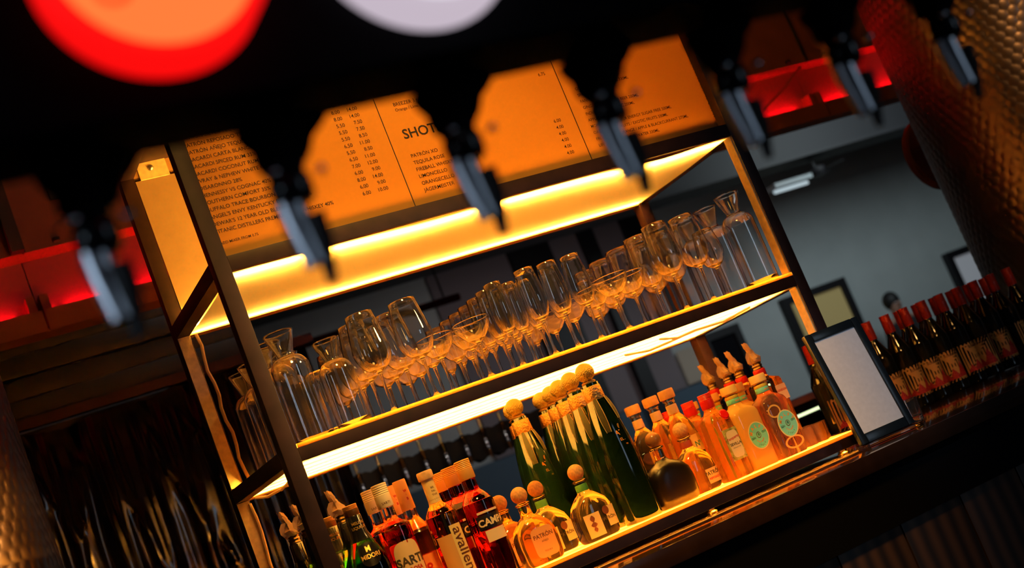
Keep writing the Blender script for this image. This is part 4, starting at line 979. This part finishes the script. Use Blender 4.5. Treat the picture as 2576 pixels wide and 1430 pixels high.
for jx in segs[1:4]:
    bm = bmesh.new()
    box(bm, jx - 0.035, jx - 0.008, YB + 0.04, YB + 0.098, 2.207, 2.33); box(bm, jx + 0.008, jx + 0.035, YB + 0.04, YB + 0.098, 2.207, 2.33)
    obj('joint_plate', bm, brown_p, t)
    for dx in (-0.075, 0.055):
        bm = nbox(jx + dx, jx + dx + 0.032, YB + 0.075, YB + 0.099, 2.225, 2.285, bev=0.004); obj('hinge', bm, mat('dull_hinge', (0.25, 0.14, 0.12), 0.4, 0.5), t)
    bm = bmesh.new(); tube(bm, [(jx, YB - 0.004, 2.466), (jx, YB - 0.004, 3.0)], 0.007, 6); obj('joint_gap', bm, ink, t)
    bm = bmesh.new()
    for dx in (-0.11, 0.11): lathe(bm, [(0.012, 2.478), (0.012, 2.490), (0, 2.490)], 12, cx=jx + dx, cy=YB - 0.006)
    obj('bolt', bm, dark_wood, t)
bm = bmesh.new(); tube(bm, [(3.0, YB + 0.06, 2.31), (3.16, YB + 0.05, 2.38), (3.30, YB + 0.04, 2.46)], 0.008, 8); obj('diagonal_brace', bm, brown_p, t)
# gallery struts above the beam at the near end
t = thing('beam_strut', 'dark steel strut with amber edge rising from the near end of the beam', 'strut', (0, 0, 0))
obj('upright', nbox(-0.175, -0.135, 1.555, 1.595, 2.466, 3.0), mat('brown_black', (0.03, 0.016, 0.012), 0.5), t)
obj('amber_face', nbox(-0.215, -0.195, 1.56, 1.59, 2.56, 3.0), mat('amber_face', (0.45, 0.25, 0.06), 0.5), t)
t = thing('vent_panel', 'dark vent panel on the brown beam beside the strut', 'vent', (0, 0, 0))
obj('plate', nbox(0.0, 0.19, 1.59, 1.598, 2.62, 2.85), mat('dark_olive', (0.06, 0.045, 0.02), 0.6), t)

# far black hangings below the beam, louvred shutter and trims
bm = bmesh.new(); nx, nz = 150, 90; G = []
rnd = random.Random(11)
ph = [rnd.uniform(0, 6.28) for _ in range(12)]
creases = [(rnd.uniform(-1.3, 1.5), rnd.uniform(0.9, 1.9), rnd.uniform(0.10, 0.3), rnd.uniform(-0.35, 0.35), rnd.uniform(0.006, 0.014)) for _ in range(46)]
for i in range(nx + 1):
    row = []
    for j in range(nz + 1):
        u_, v_ = i / nx, j / nz
        x = -1.4 + 2.35 * u_
        top = 2.035 + 0.018 * abs(math.sin(x * 9.0 + 0.6)) + 0.03 * max(0, math.sin(x * 2.7 - 0.3))
        z = top - (top - 0.1) * v_
        y = 2.5 + 0.010 * math.sin(x * 17 + ph[0] + 0.8 * v_) + 0.006 * math.sin(x * 43 + ph[1] + 2.1 * v_) + 0.005 * math.sin(x * 97 + ph[2] + 3 * v_)
        for cx, cz, L, sl, am in creases:
            dz = (z - cz) / L
            if abs(dz) < 2:
                dx = (x - cx - sl * (z - cz)) / 0.016
                if abs(dx) < 3: y -= am * math.exp(-dx * dx) * math.exp(-dz * dz)
        row.append(bm.verts.new((x, y, z)))
    G.append(row)
for i in range(nx):
    for j in range(nz): bm.faces.new((G[i][j], G[i + 1][j], G[i + 1][j + 1], G[i][j + 1]))
tag(obj('plastic_curtain', bm, mat('glossy_black_plastic', (0.004, 0.003, 0.005), 0.10, spec=0.5), angle=180), 'wrinkled glossy black plastic curtain hanging at the near end beyond the shelf unit', 'curtain')
t = thing('curtain_rail', 'dark red rail holding the black plastic curtain', 'rail', (0, 0, 0))
obj('rail', nbox(-1.5, 0.98, 2.46, 2.50, 2.066, 2.105), mat('oxblood_paint', (0.035, 0.004, 0.006), 0.5), t)
obj('valance', nbox(-1.5, 0.96, 2.53, 2.545, 1.95, 2.066), mat('brown_valance', (0.03, 0.017, 0.014), 0.8), t)
t = thing('louvre_shutter', 'dark grey slatted shutter above the black plastic curtain', 'shutter', (0, 0, 0))
bm = bmesh.new()
for k in range(9): box(bm, -1.5, 0.74, 2.52 + 0.01 * (k % 2), 2.56, 2.11 + 0.085 * k, 2.190 + 0.085 * k, bev=0.004)
obj('slats', bm, mat('charcoal_slats', (0.012, 0.013, 0.014), 0.5), t)

# ================================================================== FAR TAP RAIL
def tap_far(lab, loc):
    t = thing('beer_tap', lab, 'beer tap', loc, 'chrome taps on the far rail')
    obj('handle', nlathe([(0.0, 0.34), (0.011, 0.338), (0.010, 0.25), (0.007, 0.165)], 14), brushed, t)
    obj('valve_body', nlathe([(0.008, 0.165), (0.015, 0.160), (0.014, 0.135), (0.010, 0.120), (0.010, 0.112)], 14), black_gloss, t)
    obj('faucet', nlathe([(0.010, 0.112), (0.017, 0.106), (0.019, 0.098), (0.014, 0.090), (0.017, 0.086), (0.0175, 0.072), (0.012, 0.068), (0.0145, 0.064), (0.0140, 0.050), (0.009, 0.044)], 16), chrome, t)
    obj('nozzle', nlathe([(0.0085, 0.0435), (0.0065, 0.02), (0.003, 0.0), (0.0, 0.0)], 12), mat('brown_nozzle', (0.20, 0.09, 0.04), 0.4, 0.4), t)
    return t
tf = tap_far('chrome beer tap on the far wavy black rail, nearest the tall green bottles', (2.181, 3.56, 1.3925))
for k in range(1, 11): dup(tf, (2.181 - 0.1205 * k, 3.56, 1.3925), 'chrome beer tap on the far wavy black rail, number %s from the tall green bottles' % ['one', 'two', 'three', 'four', 'five', 'six', 'seven', 'eight', 'nine', 'ten', 'eleven'][k])
t = thing('tap_rail', 'far black tap rail with wavy edges behind the lower shelf bottles', 'tap rail', (0, 0, 0))
bm = bmesh.new(); A = []; nn = 160
for i in range(nn + 1):
    x = 0.4 + 2.3 * i / nn; w1 = 0.008 * math.sin(2 * PI * (x - 2.181) / 0.1205) + 0.004 * math.sin(2 * PI * x / 0.06)
    A.append([bm.verts.new((x, y, z)) for y, z in ((3.60, 1.404 + w1), (3.66, 1.404 + w1), (3.66, 1.55 + w1 * 0.7), (3.60, 1.55 + w1 * 0.7))])
for a, b2 in zip(A, A[1:]):
    for i in range(4): bm.faces.new((a[i], a[(i + 1) % 4], b2[(i + 1) % 4], b2[i]))
bm.faces.new(A[0]); bm.faces.new(A[-1])
obj('housing', bm, mat('matte_black_housing', (0.008, 0.007, 0.008), 0.7), t)
bm = bmesh.new()
for x in (0.6, 2.5): tube(bm, [(x, 3.7, 0.0), (x, 3.7, 1.5), (x, 3.63, 1.52)], 0.02, 12)
obj('leg', bm, black_gloss, t)

# ================================================================== STAINLESS COLUMNS
cm = bpy.data.materials.new('scaled_stainless'); cm.use_nodes = True; nt = cm.node_tree; b = nt.nodes['Principled BSDF']
b.inputs['Metallic'].default_value = 1.0; b.inputs['Roughness'].default_value = 0.36; b.inputs['Base Color'].default_value = (0.24, 0.17, 0.13, 1)
def scale_column(bm, r, z0, z1, cell=0.036):
    """cylinder of overlapping raised scales, in real geometry"""
    nu = int(2 * PI * r / cell); sub = 8; seg = nu * sub; rows = int((z1 - z0) / (cell / sub)) + 1
    R = []
    for j in range(rows):
        z = z0 + (z1 - z0) * j / (rows - 1); ring = []
        rowf = (z - z0) / (cell * 0.86)
        for i in range(seg):
            uu = i / sub; best = 0.0
            for kk in (0, 1):     # scale rows overlap from above, offset by half a cell
                rw = math.floor(rowf) - kk; off = 0.5 * (rw % 2)
                du = (uu - off) - round(uu - off); dv = (rowf - rw) - 0.75
                d = math.sqrt((du / 0.56) ** 2 + (dv / 0.80) ** 2)
                if d < 1: best = max(best, (1 - d * d) ** 0.5 * (0.75 + 0.35 * dv))
            rr_ = r - 0.0016 + 0.0040 * best; a = 2 * PI * i / seg
            ring.append(bm.verts.new((rr_ * math.cos(a), rr_ * math.sin(a), z)))
        R.append(ring)
    for a, b2 in zip(R, R[1:]):
        for i in range(seg):
            j = (i + 1) % seg; bm.faces.new((a[i], a[j], b2[j], b2[i]))
    bm.faces.new(list(reversed(R[0]))); bm.faces.new(R[-1])
t = thing('steel_column', 'scale-patterned stainless column at the near end, beside the black curtain', 'column', (-0.821, 0.738, 0.9485), 'patterned columns')
bm = bmesh.new(); scale_column(bm, 0.40, 0.0065, 1.75); obj('patterned_shaft', bm, cm, t, angle=180)
obj('base_ring', nlathe([(0.410, 0.0), (0.411, 0.002), (0.408, 0.006), (0.403, 0.0065)], 64), brushed, t)
obj('top_ring', nlathe([(0.405, 1.75), (0.415, 1.755), (0.415, 1.79), (0.405, 1.80)], 64), brushed, t)
dup(t, (3.149, 0.512, 0.9485), 'scale-patterned stainless column at the far end, behind the wine bottles')
t = thing('round_badge', 'round brown badge back showing behind the far stainless column', 'badge', (3.42, 1.25, 1.835))
bm = bmesh.new(); lathe(bm, [(0.0, -0.02), (0.155, -0.02), (0.165, -0.012), (0.165, 0.012), (0.155, 0.02), (0, 0.02)], 48)
for v in bm.verts: v.co = Vector((v.co.x, v.co.z, v.co.y))
obj('disc', bm, mat('brown_enamel', (0.12, 0.04, 0.02), 0.4), t)
bm = bmesh.new(); tube(bm, [(0, 0.03, -0.05), (0, 0.03, -0.86)], 0.02, 12); obj('post', bm, black_gloss, t)

# ================================================================== NEAR TAP RAIL (out of focus)
t = thing('tap_rail', 'near black tap rail across the top, out of focus', 'tap rail', (0, 0, 0))
obj('housing', nbox(-1.6, 0.9, -1.872, -1.80, 1.447, 1.69, bev=0.004), black_paint, t)
for x in (-1.5, 0.85):
    bm = bmesh.new(); tube(bm, [(x, -1.80, 0.0), (x, -1.80, 1.45)], 0.03, 16); obj('leg', bm, black_gloss, t)
def tap_near(lab, loc):
    t = thing('beer_tap', lab, 'beer tap', loc, 'taps on the near rail')
    bm = bmesh.new()   # trapezoid mounting boss under the rail
    loft(bm, [(0.0855, 0.016, 0.016, 2), (0.092, 0.020, 0.018, 2.2), (0.102, 0.0225, 0.020, 2.2), (0.108, 0.029, 0.022, 2.2), (0.1142, 0.034, 0.022, 2)], 32)
    for v in bm.verts: v.co.x += 0.006 * (v.co.z - 0.085) / 0.02
    obj('mounting_boss', bm, black_paint, t)
    obj('valve_body', nlathe([(0.0115, 0.058), (0.0145, 0.063), (0.0150, 0.074), (0.0125, 0.080), (0.0155, 0.0853)], 24), black_gloss, t)
    bm = bmesh.new(); tube(bm, [(-0.0045, 0.002, 0.060), (-0.0040, 0.002, 0.042), (-0.0020, 0.001, 0.014)], [0.0108, 0.0100, 0.0080], 20); obj('chrome_nozzle', bm, mat('satin_chrome', (0.42, 0.44, 0.48), 0.30, 1.0), t)
    bm = bmesh.new(); tube(bm, [(0.006, -0.007, 0.048), (0.0065, -0.004, 0.028), (0.005, 0.0, 0.008), (0.004, 0.0, 0.0)], [0.0075, 0.0072, 0.0046, 0.0036], 14); obj('black_lever', bm, black_rubber, t)
    bm = bmesh.new(); sphere(bm, (-0.013, -0.0165, 0.078), 0.0034); obj('set_screw', bm, chrome, t)
    bm = bmesh.new(); sphere(bm, (0.019, -0.0150, 0.074), 0.0034); obj('set_screw', bm, chrome, t)
    return t
TX = [-0.6225, -0.4915, -0.3570, -0.2278, -0.1040, 0.0230, 0.150]
tn = None
for i, x in enumerate(TX):
    lab = 'blurred near beer tap, %s from the red badge end of the rail' % ['first', 'second', 'third', 'fourth', 'fifth', 'sixth', 'seventh'][i]
    if tn is None: tn = tap_near(lab, (x - 0.004, -1.80, 1.3325))
    else: dup(tn, (x - 0.004, -1.80, 1.3325), lab)
# round lit badges on the rail
def badge(lab, x, z, rim_m, face_m, arc_m=None, strengthless=False):
    t = thing('tap_badge', lab, 'badge', (x, -1.888, z), 'round lit tap badges')
    def turn(bm):
        for v in bm.verts: v.co = Vector((v.co.x, v.co.z, v.co.y))
        return bm
    R = 0.070 if 'orange' in lab else 0.0745
    obj('rim', turn(nlathe([(R * 0.87, -0.018), (R * 0.98, -0.022), (R, -0.018), (R, 0.010), (R * 0.87, 0.010)], 56, cap0=False, cap1=False)), rim_m, t)
    obj('face', turn(nlathe([(0, -0.016), (R * 0.875, -0.016), (R * 0.875, 0.008), (0, 0.008)], 56)), face_m, t)
    if arc_m:
        bm = bmesh.new(); f = flat(-0.0166); pts = []
        A = []; B = []
        for k in range(25):
            a = math.radians(200 + 140 * k / 24); A.append(bm.verts.new(f(R * 0.72 * math.cos(a), R * 0.72 * math.sin(a)))); B.append(bm.verts.new(f(R * 0.67 * math.cos(a), R * 0.67 * math.sin(a))))
        for k in range(24): bm.faces.new((A[k], A[k + 1], B[k + 1], B[k]))
        obj('painted_arc', bm, arc_m, t)
    obj('mount', nbox(-0.02, 0.02, 0.010, 0.0148, -0.04, 0.04), black_paint, t)
    return t
badge('round lit badge with red rim and orange face on the near tap rail', -0.5645, 1.5320, emit_mat('red_rim_light', (1.0, 0.004, 0.004), 1.0),
      mat('orange_badge_face', (0.1, 0.02, 0.01), 0.6, emis=(1.0, 0.17, 0.035), es=1.25), None)
badge('round lit white badge with thin pink arc on the near tap rail', -0.3830, 1.5345, emit_mat('lilac_rim_light', (0.66, 0.56, 0.66), 0.85), emit_mat('white_badge_face', (0.86, 0.86, 0.96), 1.0), emit_mat('pink_arc_light', (0.8, 0.28, 0.36), 0.8))
badge('round lit bluish badge at the near end of the tap rail, barely in view', -0.7495, 1.5275, emit_mat('blue_rim_light', (0.14, 0.22, 0.30), 0.7), emit_mat('blue_badge_face', (0.3, 0.4, 0.5), 0.7))
# soft letter shapes on the orange badge
bm = bmesh.new()
for s, x, z in (('O', -0.030, -0.030), ('N', 0.008, -0.012)): text(bm, s, 0.030, x, z, flat(-0.0168), bold=0.03)
fo = [o for o in bpy.data.objects if o.name.startswith('face') and o.parent and o.parent.get('label', '').startswith('round lit badge with red')]
obj('badge_motif', bm, emit_mat('deep_orange_motif', (1.0, 0.07, 0.012), 0.9), fo[0], smooth=False)
